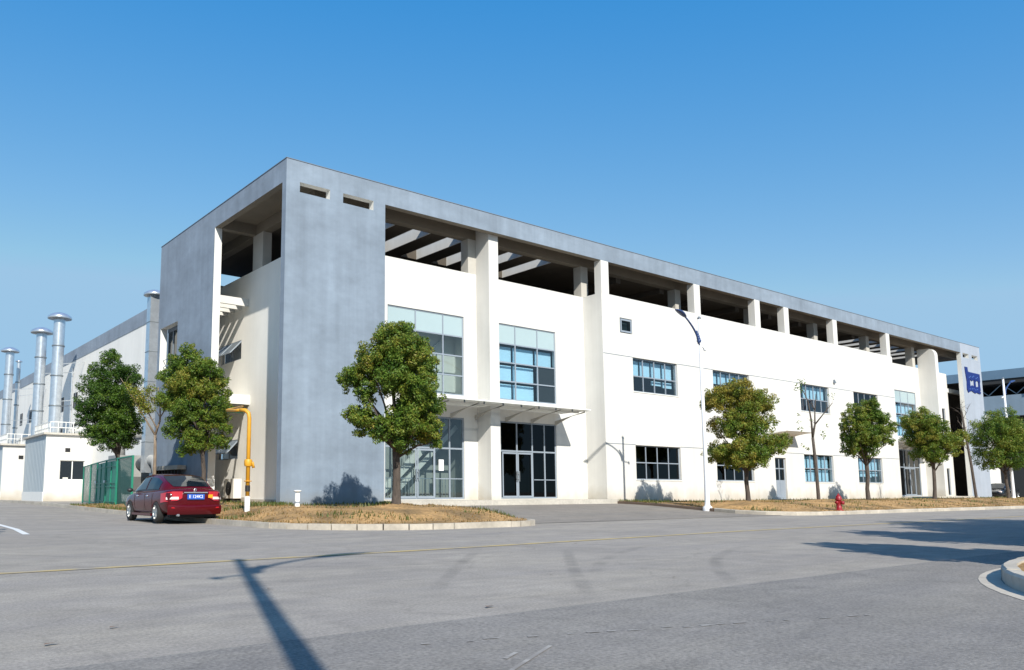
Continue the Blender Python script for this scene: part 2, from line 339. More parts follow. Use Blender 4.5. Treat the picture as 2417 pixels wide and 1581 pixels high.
def wall(b, axis, u0, u1, z0, z1, d0, d1, holes=(), front=0, other=0, ends=None, jamb=None):
    """wall slab with rectangular holes. axis 'x': runs along x, d = y range (d0 outside face). axis 'y': runs along y, d = x range."""
    ends = other if ends is None else ends; jamb = other if jamb is None else jamb
    us = sorted({u0,u1,*[h[0] for h in holes if u0<h[0]<u1],*[h[1] for h in holes if u0<h[1]<u1]})
    zs = sorted({z0,z1,*[h[2] for h in holes if z0<h[2]<z1],*[h[3] for h in holes if z0<h[3]<z1]})
    P = (lambda u,d,z: (u,d,z)) if axis == 'x' else (lambda u,d,z: (d,u,z))
    def solid(i,j):
        if not (0<=i<len(us)-1 and 0<=j<len(zs)-1): return None
        uc=(us[i]+us[i+1])/2; zc=(zs[j]+zs[j+1])/2
        return not any(h[0]<uc<h[1] and h[2]<zc<h[3] for h in holes)
    for i in range(len(us)-1):
        for j in range(len(zs)-1):
            if not solid(i,j): continue
            a,c,e,f = us[i],us[i+1],zs[j],zs[j+1]
            b.face([P(a,d0,e),P(c,d0,e),P(c,d0,f),P(a,d0,f)], front); b.face([P(c,d1,e),P(a,d1,e),P(a,d1,f),P(c,d1,f)], other)
            for di,dj,q in ((-1,0,[(a,e),(a,f)]),(1,0,[(c,e),(c,f)]),(0,-1,[(a,e),(c,e)]),(0,1,[(a,f),(c,f)])):
                sN = solid(i+di,j+dj)
                if sN: continue
                mi = (front if dj==1 else ends) if sN is None else jamb
                (ua,za),(ub,zb) = q
                b.face([P(ua,d0,za),P(ub,d0,zb),P(ub,d1,zb),P(ua,d1,za)], mi)
    return b

# ------------------------------------------------------------------ ground, roads, kerbs, lawns
def sst(a, b, x): t = max(0.0, min(1.0, (x-a)/(b-a))); return t*t*(3-2*t)
def zroad(x, y): return 0.28*sst(-5, 26, y)
def sheet(name, xs, ys, zf, m, kind='structure'):
    b = MB(); b.quadgrid([[(x,y,zf(x,y)) for x in xs] for y in ys], 0, True); o = b.build(name, m); tag(o, kind=kind); return o
lin = lambda a,b,n: [a+(b-a)*i/(n-1) for i in range(n)]
xs = [-900,-300,-120,-60]+lin(-30,90,25)+[130,200,400,900]; ys = [-900,-300,-120,-60]+lin(-40,40,33)+[60,100,200,400,900]
sheet("road", xs, ys, zroad, 'road')
sheet("side_road", lin(-60,-2.0,30)+[5,60], lin(-80,-22.35,24), lambda x,y: 0.005 + (0.0 if y<-22.4 else -0.0), 'road2')
sheet("parking_lot", lin(70.8,150,10), lin(-7,60,10), lambda x,y: 0.29 if (y>-6.9 and x>70.9) else 0.05, 'drive')
sheet("driveway", lin(3.4,18.6,16), lin(-9.7,1.0,12), lambda x,y: 0.006+0.36*sst(-10.2,-0.6,y), 'drive')
# faded markings
def strip(name, pts, wd, m, z=0.006):
    b = MB(); P = [Vector((x,y,0)) for x,y in pts]; L=[]
    for i,p in enumerate(P):
        d=(P[min(i+1,len(P)-1)]-P[max(i-1,0)]).normalized(); n_=Vector((-d.y,d.x,0))*wd/2
        L.append([(p.x+n_.x,p.y+n_.y,z+zroad(p.x,p.y)),(p.x-n_.x,p.y-n_.y,z+zroad(p.x,p.y))])
    b.quadgrid(L,0,False); return tag(b.build(name,m),kind='structure')
strip("yellow_centre_line", [(-60,-16.7),(-20,-16.66),(-6,-16.5),(4,-16.0),(16,-15.9),(80,-15.9)], 0.16, 'yline')
rr = random.Random(3)
b = MB()
x = -11.0
for k in range(26):
    t = k/25; px = -10.75+3.6*t; py = -22.95-1.15*t + rr.uniform(-.03,.03)
    if rr.random()<0.3: continue
    L_ = rr.uniform(.03,.13); wv = rr.uniform(.008,.02)
    b.face([(px,py-wv,.0095),(px+L_,py-.3*L_-wv,.0095),(px+L_*.9,py-.3*L_+wv,.0095),(px+.02,py+wv,.0095)])
for (x0,y0,x1,y1) in ((-10.8,-23.84,-10.13,-23.48),(-10.62,-23.6,-10.45,-23.51)):
    d=Vector((x1-x0,y1-y0,0)).normalized(); n_=Vector((-d.y,d.x,0))*.014
    b.face([(x0-n_.x,y0-n_.y,.0095),(x1-n_.x,y1-n_.y,.0095),(x1+n_.x,y1+n_.y,.0095),(x0+n_.x,y0+n_.y,.0095)])
tag(b.build("faded_white_marking", 'wline'), kind='structure')
# litter specks on the road
b = MB()
for (x_,y_) in ((-12.1,-21.2),(-12.6,-21.6),(-9.3,-22.0),(-7.0,-20.5),(-6.1,-21.5),(-2.6,-16.9),(-10.2,-19.8)):
    s_=rr.uniform(.03,.07); b.face([(x_-s_,y_-s_*.4,.012),(x_+s_,y_-s_*.2,.02),(x_+s_*.6,y_+s_*.5,.012),(x_-s_*.7,y_+s_*.3,.016)])
tag(b.build("fallen_leaves", 'brownkerb'), 'few dark fallen leaves scattered on the pale road', 'leaves', kind='stuff')
def arc(cx_,cy_,r,a0,a1,n): return [(cx_+r*math.cos(R(a0+(a1-a0)*k/(n-1))), cy_+r*math.sin(R(a0+(a1-a0)*k/(n-1)))) for k in range(n)]
def resample(pts, step):
    out=[pts[0]]; acc=0
    for (x0,y0),(x1,y1) in zip(pts,pts[1:]):
        L_=math.hypot(x1-x0,y1-y0); n_=max(1,int(round(L_/step)))
        for k in range(1,n_+1): out.append((x0+(x1-x0)*k/n_, y0+(y1-y0)*k/n_))
    return out
def kerb(name, pts, m, base, h=0.15, wd=0.16, inward=1, step=0.9, bev=0.025):
    """line of kerb stones along pts; the road side is on the right when inward=1"""
    b=MB(); P=resample(pts, step)
    for (x0,y0),(x1,y1) in zip(P,P[1:]):
        d=Vector((x1-x0,y1-y0,0)); L_=d.length
        if L_<.02: continue
        d/=L_; n_=Vector((-d.y,d.x,0))*inward; g=.003 if L_>.3 else -.01; j=rr.uniform(-.006,.006); zz=rr.uniform(-.006,.006)
        a=Vector((x0,y0,0))+d*g+n_*j; c=Vector((x1,y1,0))-d*g+n_*j; za=base(x0,y0); zc=base(x1,y1)
        prof=[(0,-.25),(0,h-bev+zz),(bev,h+zz),(wd,h+zz),(wd,-.25)]
        A=[a+n_*u+Vector((0,0,za+v)) for u,v in prof]; Bq=[c+n_*u+Vector((0,0,zc+v)) for u,v in prof]
        for i in range(len(prof)-1): b.face([A[i],A[i+1],Bq[i+1],Bq[i]])
        b.face(A); b.face(Bq[::-1])
    return tag(b.build(name,m),kind='structure')
zdrv = lambda x,y: 0.006+0.36*sst(-10.2,-0.6,y)
kl = [(-4.2,70),(-4.2,40),(-4.2,14),(-4.2,4),(-4.2,-7.2)]+arc(-0.6,-7.2,3.6,180,270,10)[1:]+[(1.4,-10.8)]+arc(1.6,-9.2,1.6,-85,10,7)
kerb("kerb", kl[::-1], 'kerb', zroad, inward=-1*-1)
kerb("driveway_kerb", [(3.2,-8.9),(3.7,-6),(4.3,-3),(4.7,-0.95)], 'kerb', zdrv, h=.11, inward=1)
kr = [(17.15,-6.9),(16.95,-8.0),(17.2,-9.2),(17.9,-10.1),(19.2,-10.55),(21,-10.6),(30,-10.6),(50,-10.6),(71,-10.6),(90,-10.6),(160,-10.6)]
kerb("road_kerb", kr, 'kerb', lambda x,y: zdrv(x,y) if y>-9.7 else 0.0, inward=1)
kerb("brown_kerb", [(18.42,-0.35),(17.9,-3),(17.15,-6.85)], 'brownkerb', zdrv, h=.13, inward=1)
def bump_z(x,y):
    z=0
    for tx,ty in MOUNDS: z+=0.13*math.exp(-((x-tx)**2+(y-ty)**2)/0.5)
    return z+0.02*math.sin(x*1.7+y)*math.sin(y*2.1-x*.6)
MOUNDS =[(0.5,-6.8),(20.0,-6.8),(26.3,-6.8),(31.6,-6.8),(40.1,-6.8),(46.6,-6.8),(52.3,-6.8),(-3.0,9.0),(-.6,5.5)]
def loft(name, kp, bp, z0f, hmax, m, nt_=26, dist=3.2):
    K=[Vector((x,y,0)) for x,y in kp]; Bk=[Vector((x,y,0)) for x,y in bp]; b=MB(); G=[]
    for a,c in zip(K,Bk):
        row=[]
        for i in range(nt_):
            t=(i/(nt_-1))**1.6; p=a.lerp(c,t); d=(p-a).length
            zb=z0f(a.x,a.y)+.13; row.append((p.x,p.y,zb+(hmax-zb)*sst(-.3,dist,d)+(bump_z(p.x,p.y)*sst(0,1.0,d))))
        G.append(row)
    b.quadgrid(G,0,True); o=b.build(name,m); return tag(o,kind='structure'), G
kpl=resample(kl[2:5],1.0)+arc(-0.6,-7.2,3.6,180,270,12)[1:]+resample([(-.6,-10.8),(1.4,-10.8)],.5)[1:]+arc(1.6,-9.2,1.6,-85,10,8)+resample([(3.2,-8.9),(3.7,-6),(4.3,-3),(4.7,-0.95)],.7)[1:]
def off(p,c,d=.08):
    v=Vector((c[0]-p[0],c[1]-p[1],0)).normalized(); return (p[0]+v.x*d,p[1]+v.y*d)
bpl=[]
for (x,y) in kpl:
    if x<=-4.19 and y>0.5: bpl.append((2.05,y))
    else:
        a=math.atan2(y+0.2,x+.3)
        t=sst(-4.2,4.7,x)
        bpl.append((2.05-1.75*sst(.5,-3,y) if x<=-4.19 else 0.3+4.35*t, max(0.3,0.2) if y<=-3 or x>-4.19 else 0.5))
kpl=[off(p,c) for p,c in zip(kpl,bpl)]
_,GL=loft("lawn_verge", kpl, bpl, lambda x,y: zroad(x,y) if x<3.1 else zdrv(x,y)-.02, 0.47, 'lawn')
kpr=resample([(18.42,-0.35),(17.9,-3),(17.15,-6.85)],.8)+kr[1:5]+resample([(19.2,-10.55),(21,-10.6),(71,-10.6),(90,-10.6)],1.2)[1:]
bpr=[]
for (x,y) in kpr:
    if x<19.2: bpr.append((18.6+max(0,(-y-1))*.25,0.15))
    else: bpr.append((min(x+1.9,70.3) if x<70 else x,0.15 if x<70 else -6.8))
kpr=[off(p,c) for p,c in zip(kpr,bpr)]
_,GR=loft("front_lawn", kpr, bpr, lambda x,y: zdrv(x,y) if y>-9.7 else 0.0, 0.46, 'lawn')
# corner island on the right, and verge at far left
ia=arc(-1.66,-29.20,5.74,90,178,20); kerb("island_kerb", [(60,-23.48),(20,-23.48),(4,-23.48)]+ia, 'kerb', lambda x,y:0.0, inward=-1*-1, h=.16, wd=.14)
b=MB(); ib=[(60,-23.25),(20,-23.25),(4,-23.25)]+arc(-1.66,-29.20,5.95,90,178,20)
b.quadgrid([[(*p,.009),(*q,.009)] for p,q in zip([(60,-23.47),(20,-23.47),(4,-23.47)]+arc(-1.66,-29.20,5.75,90,178,20),ib)],0,False); tag(b.build("gutter_strip",'kerb'),kind='structure')
ii=[(60,-23.60),(20,-23.60),(4,-23.55)]+arc(-1.66,-29.20,5.62,90,178,20)
b=MB(); b.quadgrid([[(*p,.13),((p[0]*.9+.3) if p[0]<4 else p[0],-29.20,.22)] for p in ii],0,True); tag(b.build("island_lawn",'lawn'),kind='structure')
strip("white_edge_line", [(-9.6,30),(-9.6,2),(-9.64,-1.6),(-9.75,-4.5),(-10.05,-7.4)], 0.15, 'wkerb')

# grass blades (stuff)
def patch(x,y): return math.sin(x*1.3+1.7*math.sin(y*.9))+math.sin(y*1.9+1.3*math.sin(x*.8+2))+.6*math.sin(x*3.7+y*2.9)
def blades(name, G, n, hrange, cols, label, keep=lambda x,y:True):
    V=[];F=[];Cc=[]; G=np.array(G); nr,nc=G.shape[:2]
    A=RNG.random((n,4)); cnt=0
    d=np.linalg.norm(np.diff(G[:,0,:2],axis=0),axis=1); L_=np.linalg.norm(G[:-1,-1,:2]-G[:-1,0,:2],axis=1); pr=d*L_; pr/=pr.sum()
    I=RNG.choice(nr-1,n,p=pr)
    for q in range(n):
        i=I[q]; fi=i+A[q,0]; fj=A[q,1]*(nc-1); j=int(min(fj,nc-2)); u=A[q,0]; v=fj-j
        p=(G[i,j]*(1-u)+G[i+1,j]*u)*(1-v)+(G[i,j+1]*(1-u)+G[i+1,j+1]*u)*v
        if not keep(p[0],p[1]): continue
        h=hrange[0]+(hrange[1]-hrange[0])*A[q,2]; a=A[q,3]*6.28; wd=.012+.01*A[q,2]; dx,dy=math.cos(a),math.sin(a)
        lean=h*.5
        b0=len(V); V+= [(p[0]-dx*wd,p[1]-dy*wd,p[2]-.01),(p[0]+dx*wd,p[1]+dy*wd,p[2]-.01),(p[0]-dy*lean,p[1]+dx*lean,p[2]+h)]
        F.append((b0,b0+1,b0+2)); c=cols[int(A[q,2]*999)%len(cols)]; Cc.append(c)
    me=bpy.data.meshes.new(name); me.from_pydata(V,[],F); at=me.color_attributes.new("leaf_col",'FLOAT_COLOR','POINT')
    at.data.foreach_set("color", np.repeat(np.c_[np.array(Cc),np.ones(len(Cc))],3,axis=0).astype(np.float32).ravel()); me.materials.append(M['leaf'])
    o=bpy.data.objects.new(name,me); COL.objects.link(o); return tag(o,label,'grass',kind='stuff')
DRY=[(0.36,0.205,0.075),(0.29,0.165,0.055),(0.43,0.27,0.11),(0.19,0.13,0.04),(0.23,0.16,0.05),(0.13,0.11,0.03)]
blades("dry_grass", GL, 9000, (.02,.07), DRY, 'dry tan grass on the corner verge in front of the grey tower', keep=lambda x,y: patch(x,y)>-.5)
blades("verge_grass", GR, 16000, (.02,.07), DRY, 'dry tan grass on the verge along the white facade', keep=lambda x,y: patch(x,y)>-.5)
blades("island_grass", [[(p[0],p[1],.15),(p[0]*.85-.2,-27,.2)] for p in ii], 5000, (.02,.10), DRY, 'dry tan grass inside the rounded kerb at the lower right')
GRN=[(0.07,0.11,0.02),(0.10,0.14,0.03),(0.16,0.16,0.05)]
blades("green_grass", GL, 12000, (.04,.15), GRN, 'greener weeds at the foot of the grey tower wall', keep=lambda x,y:(y>-0.9-.5*math.sin(x*2.3)**2 and x>-0.5) or ((x+1.9)**2+(y+1.3)**2<1.1) or (x<-2 and y>4 and math.sin(x*3+y)>.3) or patch(x+7,y+3)>1.25)
blades("green_weeds", GR, 16000, (.04,.16), GRN, 'greener weeds at the foot of the white facade', keep=lambda x,y:(y>-1.3-.9*math.sin(x*.9)) and math.sin(x*.37+1)>-.45 or (x<20.5 and y>-3.5) or patch(x+7,y+3)>1.0)

# ------------------------------------------------------------------ the main building
FB = empty("factory_building", (0,0,0), label='long white and blue-grey three-level industrial building with open top storey', cat='building')
ZB, PAR, CB, TOP = 0.15, 11.35, 13.12, 14.0
# windows on the main wall: x0,x1,z0,z1
UP=[(20.87,24.8),(28.25,32.15),(38.21,42.1),(45.65,49.45)]
HU=[(a,c,6.30,8.15) for a,c in UP]; HL=[(a,c,1.59,3.42) for a,c in UP]
SMALL=(19.9,20.92,9.39,10.21); DOOR=(34.6,35.9,0.5,3.1)
b=MB(); wall(b,'x',18.48,52.35,ZB,PAR,0.0,0.28,HU+HL+[SMALL,DOOR])
b.box(18.48,18.76,0.28,1.53,ZB,PAR); b.box(52.07,52.35,0.28,1.53,ZB,PAR)
b.build("main_wall",'white',FB)
W1=(5.72,10.1,5.4,9.17); E1=(5.6,10.08,0.62,4.36); W2=(12.31,16.3,5.4,9.17); E2=(12.35,16.22,0.62,4.36)
b=MB(); wall(b,'x',2.25,18.48,ZB,PAR,1.28,1.53,[W1,E1,W2,E2]); b.build("recess_wall",'white',FB)
W3=(55.2,59.4,5.4,9.17); E3=(55.4,59.3,0.62,4.36); N1=(64.45,65.25,0.65,2.97); N2=(64.45,65.25,6.4,8.2)
b=MB(); wall(b,'x',52.35,66.1,ZB,PAR,1.28,1.53,[W3,E3,N1,N2]); b.box(65.85,66.1,1.53,9,ZB,PAR); b.build("recess_wall",'white',FB)
LW1=(8.2,10.6,7.28,8.21); LW2=(8.3,10.7,2.5,3.42)
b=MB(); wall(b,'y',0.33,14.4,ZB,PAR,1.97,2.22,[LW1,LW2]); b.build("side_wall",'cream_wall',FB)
b=MB(); b.box(1.92,2.0,0.4,7.0,ZB,.62); b.box(1.90,1.97,7.2,12,ZB,.70); b.build("plinth",'concrete',FB)
# grey frame: corner panel, far panel, roof bands, side panel
b=MB(); wall(b,'x',0.0,4.7,ZB,TOP,0.0,0.33,[(0.6,1.98,12.73,13.14),(2.6,4.1,12.73,13.14)],front=0,other=1,ends=0,jamb=1); b.build("corner_panel",['grey','trimwhite'],FB)
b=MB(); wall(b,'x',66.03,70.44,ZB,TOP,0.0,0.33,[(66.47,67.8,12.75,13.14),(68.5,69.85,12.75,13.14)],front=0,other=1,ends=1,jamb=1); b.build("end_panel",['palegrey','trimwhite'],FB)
b=MB(); wall(b,'x',4.7,66.03,CB,TOP,0.0,0.33,[],front=0,other=1); b.build("roof_band",['grey','beam'],FB)
b=MB(); wall(b,'y',0.33,7.06,CB-.02,TOP,0.0,0.30,[],front=0,other=1); b.build("roof_band",['grey','beam'],FB)
b=MB(); wall(b,'y',7.06,14.4,ZB,TOP,0.0,0.35,[(11.52,14.03,6.9,9.46)],front=0,other=1,ends=1,jamb=1); b.build("side_panel",['grey','trimwhite'],FB)
b=MB(); wall(b,'y',0.33,14.4,CB-.02,TOP,70.44,70.14,[],front=0,other=1); b.build("roof_band",['grey','beam'],FB)
B1("coping",'alud',FB,(-.02,70.46,-.02,.36,14.003,14.03),(-.02,.33,.363,14.42,14.003,14.03))
# roof: soffit, inner beam and slotted slab
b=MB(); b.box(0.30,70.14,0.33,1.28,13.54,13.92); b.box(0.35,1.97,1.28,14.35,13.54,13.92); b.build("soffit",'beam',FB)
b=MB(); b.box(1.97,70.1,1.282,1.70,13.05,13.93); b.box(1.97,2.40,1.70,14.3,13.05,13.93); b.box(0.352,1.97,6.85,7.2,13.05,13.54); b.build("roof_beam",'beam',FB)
slots=[(f-1.0,f,1.75,5.55) for f in (6.42,8.47,10.5,12.52,14.5,16.6)]+[(f-1.0,f,2.0,5.2) for f in (52.85,54.75,56.75,58.75,60.75,62.65,64.9)]
b=MB()
ux=sorted({2.40,70.1,*[s[0] for s in slots],*[s[1] for s in slots]})
for a,c in zip(ux,ux[1:]):
    s=[q for q in slots if q[0]<=(a+c)/2<=q[1]]
    if s: b.box(a,c,1.70,s[0][2],13.06,13.9); b.box(a,c,s[0][3],14.3,13.06,13.9)
    else: b.box(a,c,1.70,14.3,13.06,13.9)
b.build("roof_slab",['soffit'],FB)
b=MB()   # bright plastered faces of the roof slots
for a,c,y0,y1 in slots: B1("slot_lining",'white',FB,(c-.012,c+.04,y0,y1,13.058,13.905)); B1("slot_lining",'white',FB,(a-.04,a+.005,y0,y1,13.058,13.905))
for xx in lin(6.0,66,16):
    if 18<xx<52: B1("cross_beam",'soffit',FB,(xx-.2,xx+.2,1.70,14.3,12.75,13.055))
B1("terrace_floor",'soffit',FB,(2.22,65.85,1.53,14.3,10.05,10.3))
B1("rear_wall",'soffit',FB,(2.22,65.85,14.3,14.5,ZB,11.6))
for x0 in (18.5,26.72,33.2,36.7,43.25,51.55): B1("column",'white',FB,(x0,x0+.6,0.001,0.45,PAR,CB))
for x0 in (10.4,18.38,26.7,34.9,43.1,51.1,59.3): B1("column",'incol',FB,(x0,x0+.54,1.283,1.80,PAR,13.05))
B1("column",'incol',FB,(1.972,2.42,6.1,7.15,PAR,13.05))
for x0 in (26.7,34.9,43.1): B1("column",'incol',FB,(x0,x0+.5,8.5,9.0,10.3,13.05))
# fins
B1("fin",'white',FB,(10.9,11.5,0.36,1.278,ZB,13.53))
b=MB(); P=[(60.3,1.278,ZB),(60.3,-.05,ZB),(60.3,-.05,12.3)]+[(60.3,.45-.5*math.cos(R(a)),12.3+.6*math.sin(R(a))) for a in (20,40,60,80,90)]+[(60.3,1.278,12.9)]
b.prism(P,(.6,0,0)); b.build("fin",'white',FB)
# right-hand stair bay, dark behind the end panel
B1("stair_bay",'soffit',FB,(66.1,70.3,3.2,3.4,ZB,10.9),(70.1,70.3,.33,3.2,ZB,10.9))
B1("stair_beam",'trimwhite',FB,(66.1,70.1,1.3,1.6,9.72,10.07)); B1("stair_landing",'trimwhite',FB,(66.1,70.1,1.3,3.2,.3,.6))
# wall grooves: thin proud strips, dark colour stands in for their shadow lines
for a,c in zip([18.5]+[u[1] for u in UP],[u[0] for u in UP]+[52.3]):
    B1("groove_shadow_strip",'alud',FB,(a,c,-.005,.004,8.13,8.165))
    for a2,c2 in (((a,34.5),(36,c)) if a<34.6<c else ((a,c),)): B1("groove_shadow_strip",'alud',FB,(a2,c2,-.005,.004,3.42,3.455))
# entrance steps
B1("door_step",'concrete',FB,(4.75,18.44,-.75,1.28,ZB,.58)); B1("door_step",'concrete',FB,(52.4,66,-.5,1.28,ZB,.58)); B1("door_step",'concrete',FB,(33.9,36.8,-.5,0,ZB,.5))
# interior seen through the glass
B1("interior_floor",'inner',FB,(2.3,65.8,1.6,5.9,.5,.6),(2.3,65.8,1.6,5.9,4.75,5.05),(2.3,65.8,1.6,5.9,9.75,10.0),(18.8,52,.3,1.5,4.75,5.05),(18.8,52,.3,1.5,.5,.6))
B1("interior_wall",'inner',FB,(2.3,65.8,5.9,6.1,.3,10.0),(11.0,11.2,1.55,5.9,.6,9.7))
B1("interior_wall",'innerd',FB,(11.6,18.2,2.9,3.0,.6,4.7),(11.6,18.2,1.95,2.0,.62,4.5),(18.9,52.0,2.4,2.5,.6,10))
B1("interior_wall",'inner',FB,(4.9,10.4,2.7,2.8,.6,4.9),(10.36,10.44,1.56,2.7,.6,4.9)); B1("interior_wall",'trimwhite',FB,(4.9,10.4,2.3,2.4,5.05,9.75),(10.36,10.44,1.56,2.3,5.05,9.75))
b=MB()
b.bar((5.9,2.4,.7),(10.1,2.4,4.3),.12,.34); b.bar((6.4,2.0,.7),(10.2,2.0,4.0),.06,.22)
for k in range(12): b.bar((6+k*.34,2.3,.8+k*.29),(6+k*.34,2.3,1.6+k*.29),.03)
b.bar((6.2,2.3,5.2),(10.0,2.3,8.4),.12,.3); b.build("indoor_stair",'trimwhite',FB)
b=MB(); b.bar((5.8,1.75,1.55),(10.0,1.75,1.55),.04)
for k in range(22): b.bar((5.9+k*.19,1.75,.62),(5.9+k*.19,1.75,1.55),.02)
b.build("indoor_railing",'alu',FB)

def window(x0,x1,z0,z1,y,cols,rows,glassm='gblue',blinds=(),fw=.055,fm='alu',d=.06,dark=None,name="window",heads=True,axis='x'):
    """frame (mesh part) with one glazing child and a blind child for each pulled-down blind (col,row,fraction)"""
    b=MB(); cx_=[x0]+list(cols)+[x1]; rz=[z0]+list(rows)+[z1]
    b.box(x0,x1,y-.03,y+.03,z0,z0+fw); b.box(x0,x1,y-.03,y+.03,z1-fw,z1); b.box(x0,x0+fw,y-.029,y+.029,z0+fw,z1-fw); b.box(x1-fw,x1,y-.029,y+.029,z0+fw,z1-fw)
    for c in cols: b.box(c-fw/2,c+fw/2,y-.032,y+.032,z0+fw,z1-fw)
    for r_ in rows: b.box(x0+fw,x1-fw,y-.036,y+.036,r_-fw/2,r_+fw/2)
    f=b.build(name,fm,FB)
    g=MB(); g.face([(x0,y,z0),(x1,y,z0),(x1,y,z1),(x0,y,z1)]); g.build("pane",glassm,f,fix=False)
    for (c,r_,fr) in blinds:
        a,e=cx_[c]+.06,cx_[c+1]-.04; t=rz[r_+1]-.10; lo=t-(rz[r_+1]-rz[r_]-.12)*fr
        bb=MB(); bb.box(a,e,y+.26,y+.268,lo,t); bb.build("blind",'blind',f)
    return f
def even(a,c,n): return [a+(c-a)*k/n for k in range(1,n)]
YW=0.14
BU=[[(0,1,1),(1,1,1),(2,1,1),(3,1,1),(2,0,.32),(3,0,.42)],[(0,1,.75),(1,1,.75),(2,1,.55),(3,1,.45),(0,0,.0)],[(1,1,.9),(2,1,.95),(3,1,.9)],[(1,1,.5),(2,1,.6)]]
BL=[[],[],[(k,r_,1) for k in range(4) for r_ in (0,1)],[(0,1,1),(1,1,1),(2,1,1),(3,1,1),(0,0,.5),(1,0,.45),(2,0,.5),(3,0,.4)]]
for i,(a,c) in enumerate(UP):
    window(a,c,6.30,8.15,YW,even(a,c,4),[7.16],'gblue' if i<3 else 'gdark',BU[i])
    window(a,c,1.59,3.42,YW,even(a,c,4),[2.5],'gdark' if not BL[i] else 'gblue',BL[i])
    B1("window_sill",'trimwhite',FB,(a-.03,c+.03,-.03,.1,6.255,6.30)); B1("window_sill",'trimwhite',FB,(a-.03,c+.03,-.03,.1,1.545,1.59))
window(19.95,20.87,9.44,10.16,.02,[],[],'gdark',[(0,0,.85)],fw=.09)
# tall curtain glazing
def curtain(x0,x1,cols,y,blinds,glassm,dark=()):
    rows=[6.33,7.26,8.19]; f=window(x0,x1,5.4,9.17,y,cols,rows,glassm,blinds,fw=.06)
    xs_=[x0]+list(cols)+[x1]
    for k in range(len(xs_)-1):
        b=MB(); b.box(xs_[k]+.035,xs_[k+1]-.035,y-.014,y-.004,8.225,9.105); b.build("spandrel_panel",'panelglass',f)
    for (c,r_) in dark:
        zz=[5.4]+rows+[9.17]; b=MB(); b.box(xs_[c]+.03,xs_[c+1]-.03,y+.02,y+.03,zz[r_]+.03,zz[r_+1]-.03); b.build("dark_panel",'innerd',f)
    return f
YC=1.36
curtain(5.72,10.1,[7.29,8.88],YC,[],'gclear')
curtain(12.31,16.3,[13.47,15.01],YC,[(c,r_,1) for c in (0,1) for r_ in (0,1,2)]+[(2,2,1)],'gblue',dark=((2,0),(2,1)))
curtain(55.2,59.4,[56.6,58.0],YC,[(c,r_,1) for c in (0,1,2) for r_ in (0,1,2)],'gblue')
# glazed entrances: frame > pane, leaf doors, handles
def entrance(x0,x1,cols,doors,gm,rail=None,rm='alu'):
    f=window(x0,x1,.62,4.36,YC,cols,[2.92],gm,fw=.075,fm='alu',name="entrance_glazing")
    for dx in doors:
        d=MB()
        for a,e in ((dx-1.0,dx-.02),(dx+.02,dx+1.0)):
            d.box(a,a+.07,YC-.05,YC-.04,.66,2.86); d.box(e-.07,e,YC-.05,YC-.04,.66,2.86); d.box(a+.07,e-.07,YC-.05,YC-.04,.66,.76); d.box(a+.07,e-.07,YC-.05,YC-.04,2.78,2.86)
        d.build("glass_door",'alu',FB)
        h=MB(); h.box(dx-.09,dx-.05,YC-.12,YC-.08,1.45,1.95); h.box(dx+.05,dx+.09,YC-.12,YC-.08,1.45,1.95); h.box(dx-.1,dx+.1,YC-.09,YC-.05,1.55,1.6); h.box(dx-.1,dx+.1,YC-.09,YC-.05,1.8,1.85); h.build("door_handle",'steel',FB)
    if rail:
        B1("door_rail",'alu',FB,(rail[0],rail[1],YC-.045,YC-.035,1.52,1.56))
    return f
entrance(5.6,10.08,[6.35,8.36,9.24],[7.35],'gclear',(8.4,10.0))
entrance(12.35,16.22,[13.48,14.53,15.39],[13.48],'gdark',(14.6,16.15))
entrance(55.4,59.3,[56.4,57.35,58.3],[57.35],'gclear')
b=MB(); b.box(9.3-.72,9.3-.44,YC-.06,YC-.05,1.9,2.4); tag(b.build("notice",'paper'),'white paper notice taped to the grey-framed entrance glass near the corner tower','notice')
for (x0,x1,z0,z1) in (N1,N2): window(x0,x1,z0,z1,1.38,[],[],'gdark',fw=.06)
# small service door in the long wall
f=window(34.6,35.9,1.62,3.1,YW,[35.25],[2.42],'gdark',fw=.07,name="door_light"); b=MB(); b.box(34.6,35.9,YW-.03,YW+.03,.5,1.62); b.box(34.66,35.22,YW-.04,YW-.03,.6,1.55); b.box(35.28,35.84,YW-.04,YW-.03,.6,1.55); b.build("door",'alu',FB)
# side-wall awning windows, sash propped open
for (y0,y1,z0,z1) in (LW1,LW2):
    b=MB()
    for q in ((2.05,2.1,y0,y1,z0,z0+.05),(2.05,2.1,y0,y1,z1-.05,z1),(2.05,2.1,y0,y0+.05,z0+.05,z1-.05),(2.05,2.1,y1-.05,y1,z0+.05,z1-.05),(2.05,2.1,(y0+y1)/2-.03,(y0+y1)/2+.03,z0+.05,z1-.05)): b.box(*q)
    f=b.build("window",'alu',FB)
    g=MB(); g.face([(2.075,y0,z0),(2.075,y1,z0),(2.075,y1,z1),(2.075,y0,z1)]); g.build("pane",'gdark',f,fix=False)
    s=MB(); hx,hz=2.0,z1-.04; ex,ez=1.42,z1-.66
    s.face([(hx,y0+.05,hz),(hx,y1-.05,hz),(ex,y1-.05,ez),(ex,y0+.05,ez)]); s.build("sash_glass",'galvd',f,fix=False)
    s=MB(); 
    for ya in (y0+.06,y1-.06,(y0+y1)/2): s.bar((hx,ya,hz),(ex,ya,ez),.05)
    s.bar((hx,y0+.06,hz),(hx,y1-.06,hz),.05); s.bar((ex,y0+.06,ez),(ex,y1-.06,ez),.05); s.build("sash",'alu',f)
